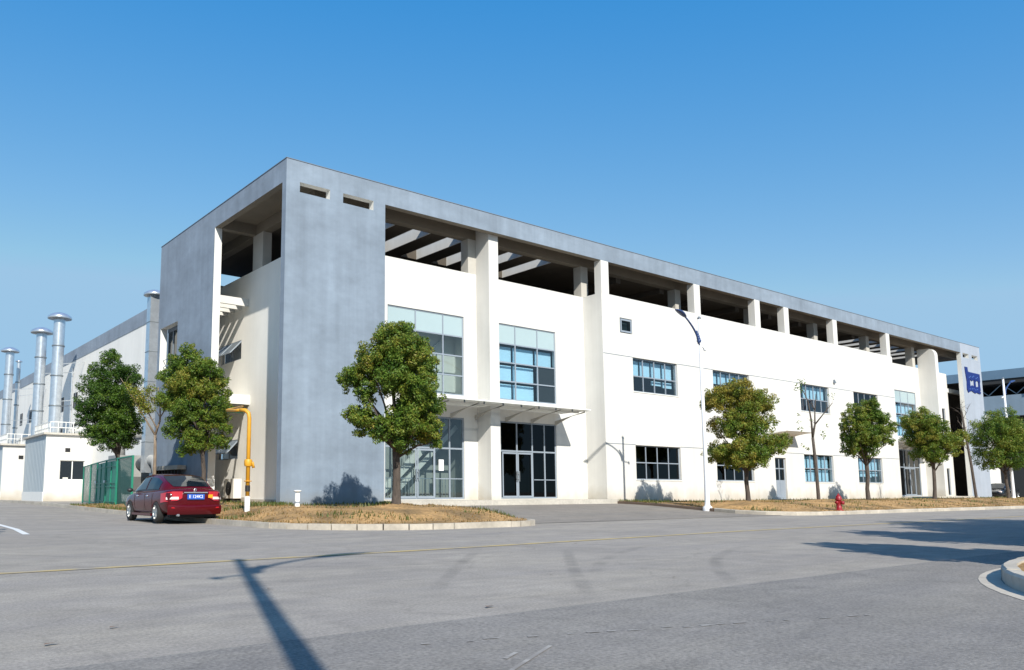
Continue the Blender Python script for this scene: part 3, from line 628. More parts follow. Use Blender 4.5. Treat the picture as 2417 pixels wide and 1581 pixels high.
# sunshade beams between side panel and side wall, slab canopy below
for k in range(6): B1("sunshade_beam",'white',FB,(.352,1.968,7.45+k*.83,7.59+k*.83,9.70,10.06))
B1("side_canopy",'trimwhite',FB,(.352,1.968,7.12,10.2,4.98,5.42))
b=MB(); b.tube([(.5,7.5,4.75),(1.8,7.5,4.75)],.16); b.build("canopy_pipe",'green',FB)
# window behind the hole of the side panel
b=MB(); 
for q in ((.42,.48,11.4,14.1,9.3,9.5),(.42,.48,12.3,12.4,6.8,9.3),(.42,.48,13.25,13.35,6.8,9.3)): b.box(*q)
f=b.build("panel_window",'alud',FB); g=MB(); g.face([(.46,11.4,6.8),(.46,14.1,6.8),(.46,14.1,9.5),(.46,11.4,9.5)]); g.build("pane",'carglass',f,fix=False)
b=MB()
for z_ in (7.1,7.45,7.8): b.bar((.2,11.53,z_),(.2,14.02,z_),.03)
b.build("panel_railing",'alu',FB)
# entrance canopies
def canopy(x0,x1,finx,yf=-.85,z=4.93,nb=6):
    b=MB()
    for q in ((x0,x1,yf,.33,z,z+.03),(x0,finx-.02,.33,1.25,z,z+.03),(finx+.62,x1,.33,1.25,z,z+.03)): b.box(*q)
    c=b.build("entrance_canopy",'frost',FB)
    s=MB(); s.box(x0,x1,yf-.03,yf,z-.02,z+.05); s.box(x0,x1,-.1,-.05,z-.09,z-.002)
    s.box(x0-.03,x0,yf,1.2,z-.02,z+.05); s.box(x1,x1+.03,yf,1.2,z-.02,z+.05); s.build("canopy_frame",'trimwhite',c)
    for k in range(nb):
        xk=x0+.25+(x1-x0-.5)*k/(nb-1)
        if finx-.1<xk<finx+.7: xk=finx-.15
        s=MB(); y1=1.27
        P=[(xk-.03,y1,z-.40),(xk-.03,y1,z-.62)]+[(xk-.03,y1-(y1-yf-.15)*t,z-.62+.50*math.sin(t*math.pi/2)) for t in (.15,.35,.55,.8,1)]+[(xk-.03,yf+.15,z-.06)]+[(xk-.03,y1-(y1-yf-.15)*t,z-.40+.30*t) for t in (.7,.35)]
        s.prism(P,(.06,0,0)); s.build("canopy_bracket",'incol',c)
    for xk in even(x0,x1,8):
        s=MB(); s.box(xk-.02,xk+.02,yf+.12,yf+.18,z-.12,z-.002); s.build("glass_clamp",'alud',c)
canopy(7.3,16.4,10.9)
canopy(53.4,59.2,70,nb=5)
b=MB(); P=[(34.0,0,4.72),(34.0,0,4.52)]+[(34.0,-1.15*t,4.52+.16*math.sin(t*1.57)) for t in (.3,.6,1)]+[(34.0,-1.2,4.72)]; b.prism(P,(3.1,0,0)); b.build("door_canopy",'trimwhite',FB)
# small wall fixtures
B1("wall_lamp",'alud',FB,(42.75,42.95,-.14,0,8.5,8.62),(42.8,42.9,-.1,0,8.62,8.75))

# blue company sign on the far tower (solid raised lettering block)
SG = empty("wall_sign",(66.6,-.06,9.6),label='dark blue raised emblem sign on the far grey end tower',cat='sign')
def sg(poly,name,m,dy=.06,off_=0): b=MB(); b.prism([(x-66.6,-off_,z-9.6) for x,z in poly],(0,dy,0)); return b.build(name,m,SG)
sg([(66.58,11.9),(67.16,11.9),(67.2,11.52),(66.62,11.52)],"sign_stem",'sign')
sg([(66.62,11.52),(67.2,11.52),(67.6,11.5),(69.85,11.49),(69.86,10.78),(69.5,10.72),(69.2,10.86),(68.75,10.72),(68.5,10.9),(67.9,10.72),(67.5,10.9),(67.1,10.74),(66.8,10.66)],"sign_upper_line",'sign')
sg([(66.8,10.66),(67.5,10.9),(67.5,10.2),(66.8,10.42)],"sign_link",'sign'); sg([(68.4,10.86),(68.75,10.72),(68.75,10.26),(68.4,10.26)],"sign_link",'sign'); sg([(69.42,10.76),(69.8,10.77),(69.72,10.48),(69.42,10.36)],"sign_link",'sign')
sg([(66.78,10.42),(67.1,10.30),(67.5,10.2),(67.95,10.35),(68.45,10.25),(69.2,10.28),(69.75,10.5),(69.8,9.98),(69.45,9.95),(69.82,9.88),(69.72,9.68),(69.2,9.7),(68.9,9.76),(68.5,9.66),(68.1,9.74),(67.7,9.84),(67.3,9.74),(66.95,9.62),(66.72,9.9)],"sign_lower_line",'sign')
b=MB()
for (x,z) in ((67.35,11.02),(67.6,11.12),(68.1,11.1),(68.35,11.2),(68.9,11.05),(69.2,11.15),(67.3,9.98),(67.8,10.02),(68.2,10.05),(68.6,9.98),(69.0,10.04)): b.box(x-66.6-.06,x-66.6+.1,-.008,.0,z-9.6-.03,z-9.6+.03)
b.build("sign_specks",'signl',SG)

# ------------------------------------------------------------------ left side: hall, huts, exhaust stacks
HA = empty("white_hall",(2,14.4,0),label='long white hall with grey parapet band behind the exhaust stacks',cat='building')
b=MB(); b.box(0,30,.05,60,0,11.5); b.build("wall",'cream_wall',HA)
b=MB(); b.box(-.03,30,.05,60,11.5,12.44); b.build("parapet_band",'grey',HA)
for k,y in enumerate((24.6,29,37,41.5,46)):
    for z0,z1 in ((5.2,6.3),(7.6,8.8)):
        b=MB(); b.box(-.02,.1,y,y+1.2,z0,z1); w_=b.build("window",'innerd',HA); b=MB(); b.box(-.035,-.02,y+.57,y+.63,z0,z1); b.build("mullion",'alu',w_)
for y in (26.3,33.2): B1("pipe_run",'galv',HA,(-.12,-.04,y,y+.09,.5,11))
def hut(name,x0,x1,y0,y1,z1,label,win=True,vents=((.9,4.0),)):
    h=empty(name,(x0,y0,.2),label=label,cat='hut')
    W_,D_,H_=x1-x0,y1-y0,z1-.2
    b=MB(); holes=[(1.0,2.7,1.6,3.0)] if win else []
    wall(b,'x',0,W_,-.1,H_,0,.2,[(a,c,e,f_) for a,c,e,f_ in holes]); b.box(.2,W_,.2,D_,-.1,H_); b.build("front_wall",'white',h)
    b=MB(); 
    for k in range(int(D_/.25)): b.box(-.02-(.015 if k%2 else 0),.0,k*.25,k*.25+.25,.75,H_)
    b.build("side_cladding",'silver',h); B1("plinth",'trimwhite',h,(-.06,0,-.02,D_,-.1,.75))
    B1("roof",'concrete',h,(-.22,W_,-.22,D_+.2,H_,H_+.14))
    if win:
        b=MB()
        for q in ((1.0,2.7,.1,.15,1.6,1.65),(1.0,2.7,.1,.15,2.95,3.0),(1.0,1.05,.1,.15,1.65,2.95),(2.65,2.7,.1,.15,1.65,2.95),(1.83,1.9,.09,.16,1.65,2.95)): b.box(*q)
        f=b.build("window",'trimwhite',h); B1("pane",'carglass',f,(1.02,2.68,.13,.19,1.62,2.98)); B1("kettle",'cream',f,(1.25,1.6,.06,.09,1.62,1.78))
    for vx,vz in vents: 
        b=MB(); b.box(vx-.17,vx+.17,-.03,0,vz-.14,vz+.14); v=b.build("wall_vent",'dark',h)
    b=MB(); 
    for xa,xb,ya,yb in ((.3,2.9,.3,.3),(.3,.3,.3,D_-.4),(.3,2.9,D_-.4,D_-.4),(2.9,2.9,.3,D_-.4)):
        for z_ in (.55,.95): b.bar((xa,ya,H_+z_),(xb,yb,H_+z_),.05)
        n_=max(2,int(max(xb-xa,yb-ya)/.45))
        for k in range(n_+1): b.bar((xa+(xb-xa)*k/n_,ya+(yb-ya)*k/n_,H_+.14),(xa+(xb-xa)*k/n_,ya+(yb-ya)*k/n_,H_+.95),.04)
    b.build("roof_railing",'trimwhite',h); return h
hut("plant_hut",-1.14,1.99,34.09,41.3,5.02,'white hut with a dark two-pane window, beside the green fence',True,((1.48,3.75),))
hut("plant_hut",-2.42,1.99,43.1,54,4.62,'plain white hut with silver side, at the left photo edge',False,((1.34,3.5),))
def stack(x,y,z0,z1,r,capr,label,square=False,slope=0):
    s=empty("exhaust_stack",(x,y,z0),label=label,cat='exhaust stack',group='metal exhaust stacks beside the white hall'); h=z1-z0
    b=MB()
    if square: b.box(-r,r,-r,r,0,h)
    else: b.lathe([(r,0),(r,h)],n=24)
    b.build("duct",'galv',s)
    n_=5 if square else 3
    for k in range(1,n_+1):
        zz=h*k/(n_+.9); b=MB()
        if square: b.box(-r-.02,r+.02,-r-.02,r+.02,zz-.02,zz+.02)
        else: b.lathe([(r,zz-.05),(r+.05,zz-.05),(r+.05,zz+.05),(r,zz+.05)],n=24)
        b.build("joint_flange",'galvd',s)
    b=MB(); ch=capr*.62; b.lathe([(.02,h+ch),(capr*.35,h+ch*.93),(capr*.7,h+ch*.7),(capr*.95,h+ch*.4),(capr,h+ch*.2),(capr*.97,h+ch*.06)],n=28); b.build("rain_cap",'galv',s)
    b=MB(); b.lathe([(capr*.965,h+ch*.055),(r*.9,h+ch*.0),(r*.9,h-.02)],n=28); b.build("cap_underside",'galvd',s)
    for k in range(4):
        a=k*1.57+.7; b=MB(); b.bar((r*.9*math.cos(a),r*.9*math.sin(a),h-.05),(r*1.2*math.cos(a),r*1.2*math.sin(a),h+ch*.2),.03); b.build("cap_strut",'galvd',s)
    if y>20:
        b=MB(); b.bar((r,0,h*.62),(2-x,0.4,h*.66),.05); b.bar((r,0,h*.3),(2-x,0.4,h*.33),.05); b.build("wall_stay",'galv',s)
    return s
stack(-.05,37,5.1,14.02,.41,.88,'tallest round silver exhaust stack, above the hut with the window')
stack(-.66,40,5.1,13.32,.39,.84,'second tallest round silver stack, just left of the tallest')
stack(-1.2,50,4.6,13.2,.35,.76,'round silver stack at the left photo edge')
stack(-.05,52.3,4.6,12.75,.17,.30,'thinnest small-capped stack, just right of the left edge stack')
stack(.78,17.6,2.0,12.05,.31,.62,'square silver duct stack close to the blue-grey side panel',square=True)

# green mesh fence with sheet gate
FE = empty("mesh_fence",(-1.2,23.4,.25),label='green wire mesh fence with a solid green gate beside the white hut',cat='fence')
fp=[(-.9,24.4),(-1.6,20.1),(-2.1,16.9),(-2.62,13.4),(-2.95,10.4),(-3.2,7.4)]; HF=2.25
fp2=[(-3.2,7.4)]
def fl(p,z): return (p[0]+1.2,p[1]-23.4,z)
for p in fp+fp2[1:]:
    b=MB(); b.bar(fl(p,0),fl(p,HF),.08); b.build("post",'green',FE)
for p,q in list(zip(fp,fp[1:]))+list(zip(fp2,fp2[1:])):
    b=MB(); b.bar(fl(p,HF-.03),fl(q,HF-.03),.06); b.bar(fl(p,.12),fl(q,.12),.05); b.build("rail",'green',FE)
    if (p,q) in ((fp[3],fp[4]),(fp[2],fp[3])):
        b=MB(); b.bar(fl(p,1.15),fl(q,1.15),.03,2.0); g=b.build("gate",'green',FE)
        b=MB(); P_=Vector(fl(p,0)); Q_=Vector(fl(q,0)); ou=Vector((-.03,-.01,0))
        for z0,z1 in ((.25,.95),(1.12,1.9)):
            for a_,c_,ww in ((.08,.92,.05),): 
                b.bar(P_.lerp(Q_,a_)+ou+Vector((0,0,z0)),P_.lerp(Q_,c_)+ou+Vector((0,0,z0)),.05); b.bar(P_.lerp(Q_,a_)+ou+Vector((0,0,z1)),P_.lerp(Q_,c_)+ou+Vector((0,0,z1)),.05)
        for a_ in (.05,.5,.95): b.bar(P_.lerp(Q_,a_)+ou+Vector((0,0,.15)),P_.lerp(Q_,a_)+ou+Vector((0,0,2.1)),.05)
        b.build("gate_frame",'green',g); b=MB(); b.box(-.06,.06,-.1,.1,-.06,.06); lk=b.build("gate_lock",'steel',g); lk.location=P_.lerp(Q_,.06)+Vector((-.06,0,1.2))
    else:
        b=MB(); b.face([fl(p,.1),fl(q,.1),fl(q,HF-.05),fl(p,HF-.05)]); b.build("mesh_panel",'mesh',FE,fix=False)
# things standing in the yard behind the fence
DC = empty("dust_collector",(.3,19.5,.3),label='grey hopper machine with legs and a pale bent duct behind the green fence',cat='machine')
b=MB(); b.box(-.9,.9,-.9,.9,1.5,2.7); b.build("housing",'sheetgrey',DC)
b=MB(); b.quadgrid([[(-.9,-.9,1.5),(.9,-.9,1.5),(.9,.9,1.5),(-.9,.9,1.5)],[(-.2,-.2,.5),(.2,-.2,.5),(.2,.2,.5),(-.2,.2,.5)]],0,False,True); b.build("hopper",'sheetgrey',DC)
for sx in (-.8,.8):
    for sy in (-.8,.8): b=MB(); b.bar((sx,sy,0),(sx,sy,1.5),.1); b.build("leg",'galvd',DC)
b=MB(); b.tube([(.4,-.9,2.2),(.5,-1.8,2.5),(.7,-2.6,2.3),(.75,-2.9,1.6),(.75,-2.9,.1)],.32,n=14); b.build("duct",'sheetgrey',DC)
b=MB(); b.tube([(-.5,0,2.7),(-.5,0,3.4),(.2,.2,3.9),(1.6,.4,4.0)],.28,n=14); b.build("duct",'sheetgrey',DC)
CB_ = empty("control_cabinet",(-.35,22.3,.3),label='pale grey control cabinet behind the green mesh fence',cat='cabinet')
b=MB(); b.box(-.3,.3,-.5,.5,.05,1.75); b.build("body",'cream',CB_); b=MB(); b.box(-.315,-.3,-.44,.44,.15,1.65); b.build("door",'cream',CB_); b=MB(); b.box(-.34,-.315,.3,.36,.85,1.05); b.build("handle",'dark',CB_)
RK = empty("pipe_rack",(-.1,11.2,.35),label='pale concrete trough with dark upright bars against the blue-grey side panel',cat='rack')
b=MB(); b.box(-.35,.05,-1.6,1.6,1.65,1.85); b.build("top_rail",'concrete',RK); b=MB(); b.box(-.1,.05,-1.6,1.6,.0,1.35); b.build("back_panel",'trimwhite',RK)
for k in range(8): b=MB(); b.box(-.3,-.18,-1.58+k*.44,-1.46+k*.44,0,1.66); b.build("upright",'dark',RK)
# outdoor unit by the side wall
AC = empty("outdoor_unit",(1.62,8.0,.55),label='white boxy outdoor air unit against the cream side wall behind the car',cat='air conditioner')
b=MB(); b.box(-.2,.2,-.55,.55,.1,1.0); b.build("casing",'cream',AC)
b=MB(); b.lathe([(.02,-.215),(.3,-.215),(.33,-.2)],c=(0,0,.55),n=20,axis='x'); b.build("fan_grille",'dark',AC)
for sy in (-.4,.4): b=MB(); b.box(-.2,.2,sy-.03,sy+.03,-.15,.1); b.build("foot",'dark',AC)

# gas riser
GP = empty("gas_pipe",(-3.0,-3.64,.2),label='yellow gas riser pipe with black band and white foot on the verge',cat='pipe')
b=MB(); b.tube([(0,0,.62),(0,0,3.08),(-.02,.02,3.24),(-.09,.10,3.33),(-.2,.26,3.35)],.066,n=14); b.build("riser",'yellow',GP)
b=MB(); b.tube([(-.2,.26,3.35),(-.2,.6,3.36),(.1,2,3.5),(4.9,11.3,4.75)],.05,n=8); b.build("branch_pipe",'yellow',GP)
b=MB(); b.lathe([(.085,-.1),(.085,.60)],n=14); b.lathe([(.001,.60),(.085,.60)],n=14); b.build("white_sleeve",'trimwhite',GP)
b=MB(); b.lathe([(.079,.76),(.079,.95)],n=14); b.build("black_band",'black',GP)
b=MB(); b.tube([(0,0,1.62),(.13,-.05,1.66),(.16,-.06,1.5)],.05,n=8); b.lathe([(.11,1.55),(.13,1.6),(.13,1.72),(.11,1.77)],n=14); b.build("valve",'yellow',GP)
b=MB(); b.lathe([(.075,1.07),(.12,1.07),(.12,1.10),(.075,1.10)],n=14); b.build("pipe_clamp",'yellow',GP)
# vent bollard, hydrant
VB = empty("vent_post",(-1.1,-3.4,.3),label='short white post with a flat cap on the verge before the grey tower',cat='post')
b=MB(); b.lathe([(.09,-.1),(.085,.60),(.07,.62)],n=14); b.build("post",'trimwhite',VB); b=MB(); b.lathe([(.001,.71),(.13,.70),(.13,.66),(.05,.65),(.05,.6)],n=14); b.build("cap",'trimwhite',VB); b=MB(); b.lathe([(.092,.28),(.092,.33)],n=14); b.build("band",'alu',VB)
HYS = .86
HY = empty("fire_hydrant",(21.35,-10.15,.14),label='red fire hydrant at the kerb in front of the bare tree',cat='hydrant')
HY.scale=(HYS,)*3
b=MB(); b.lathe([(.20,0),(.20,.05),(.13,.07),(.12,.52),(.16,.54),(.16,.60),(.13,.62)],n=16); b.build("barrel",'hyd',HY)
b=MB(); b.lathe([(.145,.62),(.13,.70),(.07,.78),(.04,.79),(.04,.85),(.001,.86)],n=16); b.build("bonnet",'hyd',HY)
for s_ in (-1,1): b=MB(); b.lathe([(.001,s_*.26),(.075,s_*.26),(.075,s_*.2),(.06,s_*.1)],c=(0,0,.42),n=12,axis='x'); b.build("outlet_cap",'hyd',HY)
b=MB(); b.lathe([(.001,-.25),(.09,-.25),(.09,-.19),(.07,-.1)],c=(0,0,.40),n=12,axis='y'); b.build("outlet_cap",'hyd',HY)

# street lamps
def street_lamp(x,y,z,ax,label,sc=1.0):
    """ax: horizontal unit direction of the arm"""
    s=empty("street_lamp",(x,y,z),label=label,cat='street lamp',group='white street lamps with one curved arm'); A=Vector((ax[0],ax[1],0)); s.scale=(sc,sc,sc)
    b=MB(); b.lathe([(.15,0),(.15,.04),(.115,.05),(.11,.3),(.085,2.5),(.06,8.4),(.001,8.4)],n=14); b.build("pole",'lamp',s)
    b=MB(); b.lathe([(.2,-.15),(.2,.05),(.12,.12)],n=14); b.build("base_collar",'lamp',s)
    b=MB(); b.lathe([(.06,8.4),(.10,8.42),(.02,8.52)],n=10); b.build("pole_cap",'alud',s)
    c=[]
    for t in lin(0,1,12): c.append(A*(.16+1.25*t**1.7)+Vector((0,0,7.25+1.02*t**.85)))
    b=MB(); b.tube(c,[.05-.015*i/11 for i in range(12)],n=8); b.tube([(0,0,7.22),tuple(c[0])],.03,n=6); b.build("arm",'lampblue',s)
    for k in range(5):
        p=c[1+k]; q=Vector((0,0,p.z)); m_=p.lerp(q,.35); b=MB(); b.ball(m_,.105-.013*k,8); b.build("arm_bead",'lampblue',s)
    e=c[-1]; d=(c[-1]-c[-2]).normalized(); up=Vector((0,0,1)); sd_=d.cross(up).normalized(); n_=sd_.cross(d)
    G=[]
    for i in range(9):
        t=i/8; cw=.14*math.sin(math.pi*min(1,.12+t*.85))**.7; p=e+(d*.55+A*.6).normalized()*(t*.95)+n_*(.05*math.sin(t*3.1))
        G.append([p+sd_*cw*math.cos(a)+n_*cw*.5*math.sin(a) for a in [2*math.pi*k/10 for k in range(10)]])
    b=MB(); b.quadgrid(G,0,True,True); b.face(G[0][::-1]); b.face(G[-1]); hd=b.build("lamp_head",'lampblue',s)
    b=MB(); lp=e+d*.5-n_*.055; b.ball(lp,.1,8,sc=(1.6,1.2,.5)); b.build("lamp_lens",'cream',hd)
    b=MB(); b.tube([(0,0,7.2),tuple(-A*.42+Vector((0,0,7.08)))],.025,n=6); b.ball(-A*.46+Vector((0,0,7.06)),.07,8); b.build("counter_arm",'lamp',s)
    return s
street_lamp(17.32,-6.48,.24,(-.985,-.17),'white street lamp standing by the brown driveway kerb in front of the long wall')
street_lamp(52.6,-7.0,.42,(1,0),'white street lamp at the right photo edge beside the end tree')
street_lamp(-14.1,-29.45,0,(.70,-.04),'white street lamp outside the photo whose shadow crosses the foreground road',1.17)

# right background
SH = empty("steel_shed",(90,-14,.2),label='steel-blue open-topped industrial shed beyond the right end tower',cat='building')
b=MB(); b.box(0,40,0,40,13.1,14.1); b.build("roof_fascia",'shedblue',SH)
b=MB(); b.box(.1,40,.2,40,12.6,13.1); b.build("roof_truss_zone",'innerd',SH)
b=MB()
for k in range(9): b.bar((.8,k*2.6+.5,12.6),(.8,k*2.6+1.8,11.4),.08); b.bar((.8,k*2.6+1.8,11.4),(.8,k*2.6+3.1,12.6),.08)
b.build("roof_truss",'galvd',SH)
b=MB(); b.box(.4,40,.3,40,9,11.3); b.box(.38,.42,.3,40,9.0,9.1); b.build("upper_wall",'shedgrey',SH)
b=MB(); b.box(1.4,40,.5,40,0,9.0); b.build("lower_wall",'innerd',SH)
for k in range(5): b=MB(); b.box(.2,.5,k*5+1,k*5+1.35,11.3,12.6); b.build("post",'sheetgrey',SH)
AN = empty("white_annex",(70.7,2.4,.2),label='low white round-edged annex with dark window strip right of the end tower',cat='building')
b=MB(); b.prism([(0,0,0),(10,0,0),(10,0,7.0)]+[(10-1.6*(1-math.cos(R(a))),0,7.0+1.3*math.sin(R(a))) for a in (30,60,90)]+[(1.6*(1-math.sin(R(a))),0,7.0+1.3*math.cos(R(a))) for a in (0,30,60)]+[(0,0,7.0)],(0,9,0)); b.build("wall",'white',AN)
b=MB(); b.box(.1,8.2,-.05,0,3.0,3.75); b.build("window_strip",'carglass',AN)

# ------------------------------------------------------------------ vehicles
def text_mesh(body,size,m,parent,loc,rot,name="lettering"):
    cu=bpy.data.curves.new(name,'FONT'); cu.body=body; cu.size=size; cu.align_x='CENTER'; cu.align_y='CENTER'; cu.extrude=.002
    t=bpy.data.objects.new(name+"_src",cu); COL.objects.link(t); dg=bpy.context.evaluated_depsgraph_get()
    me=bpy.data.meshes.new_from_object(t.evaluated_get(dg)); bpy.data.objects.remove(t); bpy.data.curves.remove(cu)
    me.materials.clear(); me.materials.append(M[m]); o=bpy.data.objects.new(name,me); COL.objects.link(o); o.parent=parent; o.location=loc; o.rotation_euler=rot; return o
def sedan(name,loc,rz,paint,label,rear_detail=True):
    """local +x is forward"""
    s=empty(name,loc,rz,label=label,cat='car')
    ST=[(-2.30,.70,.46,.78,.82),(-2.25,.80,.36,.90,.96),(-2.12,.85,.28,.985,1.045),(-1.7,.885,.24,.965,1.055),(-1.2,.90,.21,.95,1.02),(-.4,.905,.20,.93,1.0),(.5,.905,.20,.915,.98),(1.1,.895,.20,.89,.955),(1.6,.88,.22,.835,.885),(2.0,.84,.25,.75,.80),(2.2,.76,.30,.66,.70),(2.30,.60,.38,.56,.60)]
    b=MB(); G=[]
    for x,w_,zl,zs,zt in ST:
        zm=(zl+zs)/2
        half=[(0,zl),(w_*.84,zl),(w_*.965,zl+.10),(w_*1.0,zm),(w_*.99,zs-.10),(w_*.955,zs-.02),(w_*.86,zs+.01),(w_*.5,zt-.01),(0,zt)]
        ring=half+[(-y,z) for y,z in half[-2:0:-1]]
        G.append([(x,y,z) for y,z in ring])
    b.quadgrid(G,0,True,True); b.face(G[0][::-1],0,True); b.face(G[-1],0,True)
    body=b.build("body",paint,s); md=body.modifiers.new("s",'SUBSURF'); md.levels=2; md.render_levels=2
    cut=[]
    for wx in (-1.38,1.32):
        cb=MB(); cb.lathe([(.001,-1.1),(.335,-1.1),(.335,1.1),(.001,1.1)],c=(wx,0,.315),n=28,axis='y'); c=cb.build("cutter",'tyre',s); cut.append(c)
        bo=body.modifiers.new("b",'BOOLEAN'); bo.object=c; bo.operation='DIFFERENCE'; bo.solver='EXACT'
    bpy.context.view_layer.update(); dg=bpy.context.evaluated_depsgraph_get(); me=bpy.data.meshes.new_from_object(body.evaluated_get(dg))
    body.modifiers.clear(); body.data=me
    for c in cut: bpy.data.objects.remove(c)
    # cabin
    CS=[(-1.98,.66,.99,.60,1.035,1.04),(-1.45,.80,.965,.655,1.235,1.255),(-.95,.85,.955,.63,1.40,1.425),(-.2,.865,.94,.64,1.455,1.485),(.40,.86,.93,.63,1.405,1.435),(.85,.83,.92,.655,1.19,1.21),(1.38,.76,.90,.68,.925,.93)]
    b=MB(); G=[]
    for x,wb,zb,wt,zt,zc in CS:
        half=[(0,zb-.05),(wb,zb-.05),(wb,zb),((wb+wt)/2+.02,(zb+zt)/2),(wt,zt),(wt*.8,zt+(zc-zt)*.6),(0,zc)]
        G.append([(x,y,z) for y,z in half+[(-y,z) for y,z in half[-2:0:-1]]])
    b.quadgrid(G,0,True,True); b.face(G[0][::-1]); b.face(G[-1]); cab=b.build("cabin",paint,s)
    def cs(x):
        for p,q in zip(CS,CS[1:]):
            if p[0]<=x<=q[0]: t=(x-p[0])/(q[0]-p[0]); return [p[i]+(q[i]-p[i])*t for i in range(6)]
    def sidept(x,t,sg,o=.012):
        _,wb,zb,wt,zt,zc=cs(x)
        pts=[(wb,zb),((wb+wt)/2+.02,(zb+zt)/2),(wt,zt)]; k=min(1,int(t*2)); u=t*2-k
        y=pts[k][0]+(pts[k+1][0]-pts[k][0])*u; z=pts[k][1]+(pts[k+1][1]-pts[k][1])*u
        return (x,sg*(y+o),z+.003)
    for sg in (-1,1):
        for xa,xb in ((-1.38,-.36),(-.28,.98)):
            b=MB(); rows=[]
            for t in lin(.10,.86,6):
                row=[]
                for x in lin(xa,xb,12):
                    _,wb,zb,wt,zt,zc=cs(x); row.append(sidept(x,t,sg))
                rows.append(row)
            b.quadgrid(rows,0,True); b.build("side_window",'carglass',s)
        b=MB(); b.quadgrid([[sidept(x,t,sg,.006) for x in lin(-1.45,1.1,16)] for t in (.02,.08)],0,True); b.build("window_trim",'black',s)
        b=MB(); b.ball((.92,sg*1.0,.98),.10,10,sc=(.7,1.0,.7)); b.bar((.9,sg*.86,.95),(.92,sg*.96,.96),.05); b.build("wing_mirror",'black' if paint=='maroon' else paint,s)
        for hx in (-.55,.45): b=MB(); b.ball((hx,sg*.905,.80),.08,8,sc=(1.3,.3,.35)); b.build("door_handle",'chrome',s)
        for xx in (-1.02,-.30,.78): b=MB(); b.bar((xx,sg*.903,.34),(xx,sg*.897,.90),.008); b.build("door_seam",'dark',s)
        b=MB(); b.bar((-1.0,sg*.89,.235),(.95,sg*.89,.235),.05,.07); b.build("side_sill",paint,s)
    def across(xa,xb,ta,tb,wscale,nm):
        b=MB(); rows=[]
        for x in lin(xa,xb,7):
            _,wb,zb,wt,zt,zc=cs(x); nx=-1 if xb<0 else 1
            rows.append([(x+nx*.012,wt*wscale*u,zt+(zc-zt)*(1-(abs(u)))+.016) for u in lin(-1,1,9)])
        b.quadgrid(rows,0,True); b.build(nm,'carglass',s)
    across(-1.9,-1.0,0,1,.90,"rear_window"); across(.46,1.30,0,1,.92,"windscreen")
    # wheels
    for wx in (-1.38,1.32):
        for sg in (-1,1):
            b=MB(); y=sg*.80; b.lathe([(.20,-.1),(.29,-.105),(.315,-.07),(.318,0),(.315,.07),(.29,.105),(.20,.1)],c=(wx,y,.315),n=28,axis='y'); wl_=b.build("wheel",'tyre',s)
            r=MB(); yo=y+sg*.085; r.lathe([(.215,sg*.02),(.20,sg*.0),(.19,-sg*.05),(.001,-sg*.06)],c=(wx,yo,.315),n=24,axis='y')
            for k in range(5):
                a=k*2*math.pi/5+.3
                for da in (-.13,.13): r.bar((wx+.04*math.cos(a),yo-sg*.01,.315+.04*math.sin(a)),(wx+.205*math.cos(a+da),yo,.315+.205*math.sin(a+da)),.035,.03)
            r.ball((wx,yo-sg*.01,.315),.05,8,sc=(1,.4,1)); r.build("rim",'rim',wl_)
    if rear_detail:
        for sg in (-1,1):
            # wrap-round tail lamp
            pts=[]
            b=MB(); rows=[]
            for z in (.66,.75,.86,.93):
                row=[]
                for k,(x,y) in enumerate(((-2.335,.40),(-2.325,.55),(-2.295,.68),(-2.22,.79),(-2.05,.862),(-1.86,.895))):
                    tz=z if k>0 else max(z,.74); row.append((x+ (z-.66)*.12,sg*(y-(z-.66)*.06+.012),tz-(.0 if k<3 else .02*(k-2))))
                rows.append(row)
            b.quadgrid(rows,0,True); b.build("tail_lamp",'tail',s)
            b=MB(); b.quadgrid([[(-2.345+.01,sg*.52,.70),(-2.33,sg*.62,.70),(-2.27,sg*.75,.70),(-2.17,sg*.845,.69)],[(-2.335,sg*.52,.775),(-2.315,sg*.62,.775),(-2.255,sg*.75,.77),(-2.15,sg*.84,.76)]],0,True); b.build("reversing_lamp",'tailw',s)
            b=MB(); b.box(-2.325,-2.30,min(sg*.52,sg*.72),max(sg*.52,sg*.72),.44,.475); b.build("rear_reflector",'tail',s)
        b=MB(); b.box(-2.335,-2.29,-.36,.36,.885,.915); b.build("chrome_strip",'chrome',s)
        b=MB(); b.box(-2.345,-2.30,-.26,.26,.70,.855); pl=b.build("number_plate",'plate',s)
        text_mesh("E 124K2",.125,'paper',pl,(-2.349,0,.777),(math.pi/2,0,-math.pi/2)); 
        b=MB(); b.lathe([(.03,-.012),(.045,-.012),(.045,0),(.03,0)],c=(-2.255,0,.975),n=14,axis='x'); b.build("boot_badge",'chrome',s)
        b=MB(); b.box(-2.325,-2.29,-.52,-.39,.74,.84); b.build("round_sticker",'amber',s)
        b=MB(); b.quadgrid([[(-2.30,y,.54+.0*y) for y in lin(-.74,.74,9)],[(-2.335+.09*abs(y)**3,y,.53) for y in lin(-.80,.80,9)],[(-2.36+.12*abs(y)**3,y,.48) for y in lin(-.82,.82,9)],[(-2.33+.12*abs(y)**3,y,.33) for y in lin(-.82,.82,9)],[(-2.28+.10*abs(y)**3,y,.255) for y in lin(-.80,.80,9)]],0,True); b.build("rear_bumper",paint,s)
        b=MB(); b.box(-2.15,-1.9,-.70,.70,.19,.27); b.build("underbody",'dark',s)
        b=MB(); b.tube([(-2.32,.5,.24),(-1.9,.5,.24)],.035,n=10); b.build("exhaust",'steel',s)
        b=MB(); b.box(-2.1,2.0,-.7,.7,.17,.215); b.build("floor_pan",'dark',s)
    else:
        for sg in (-1,1): b=MB(); b.ball((2.12,sg*.62,.66),.16,10,sc=(.8,1,.5)); b.build("headlamp",'tailw',s)
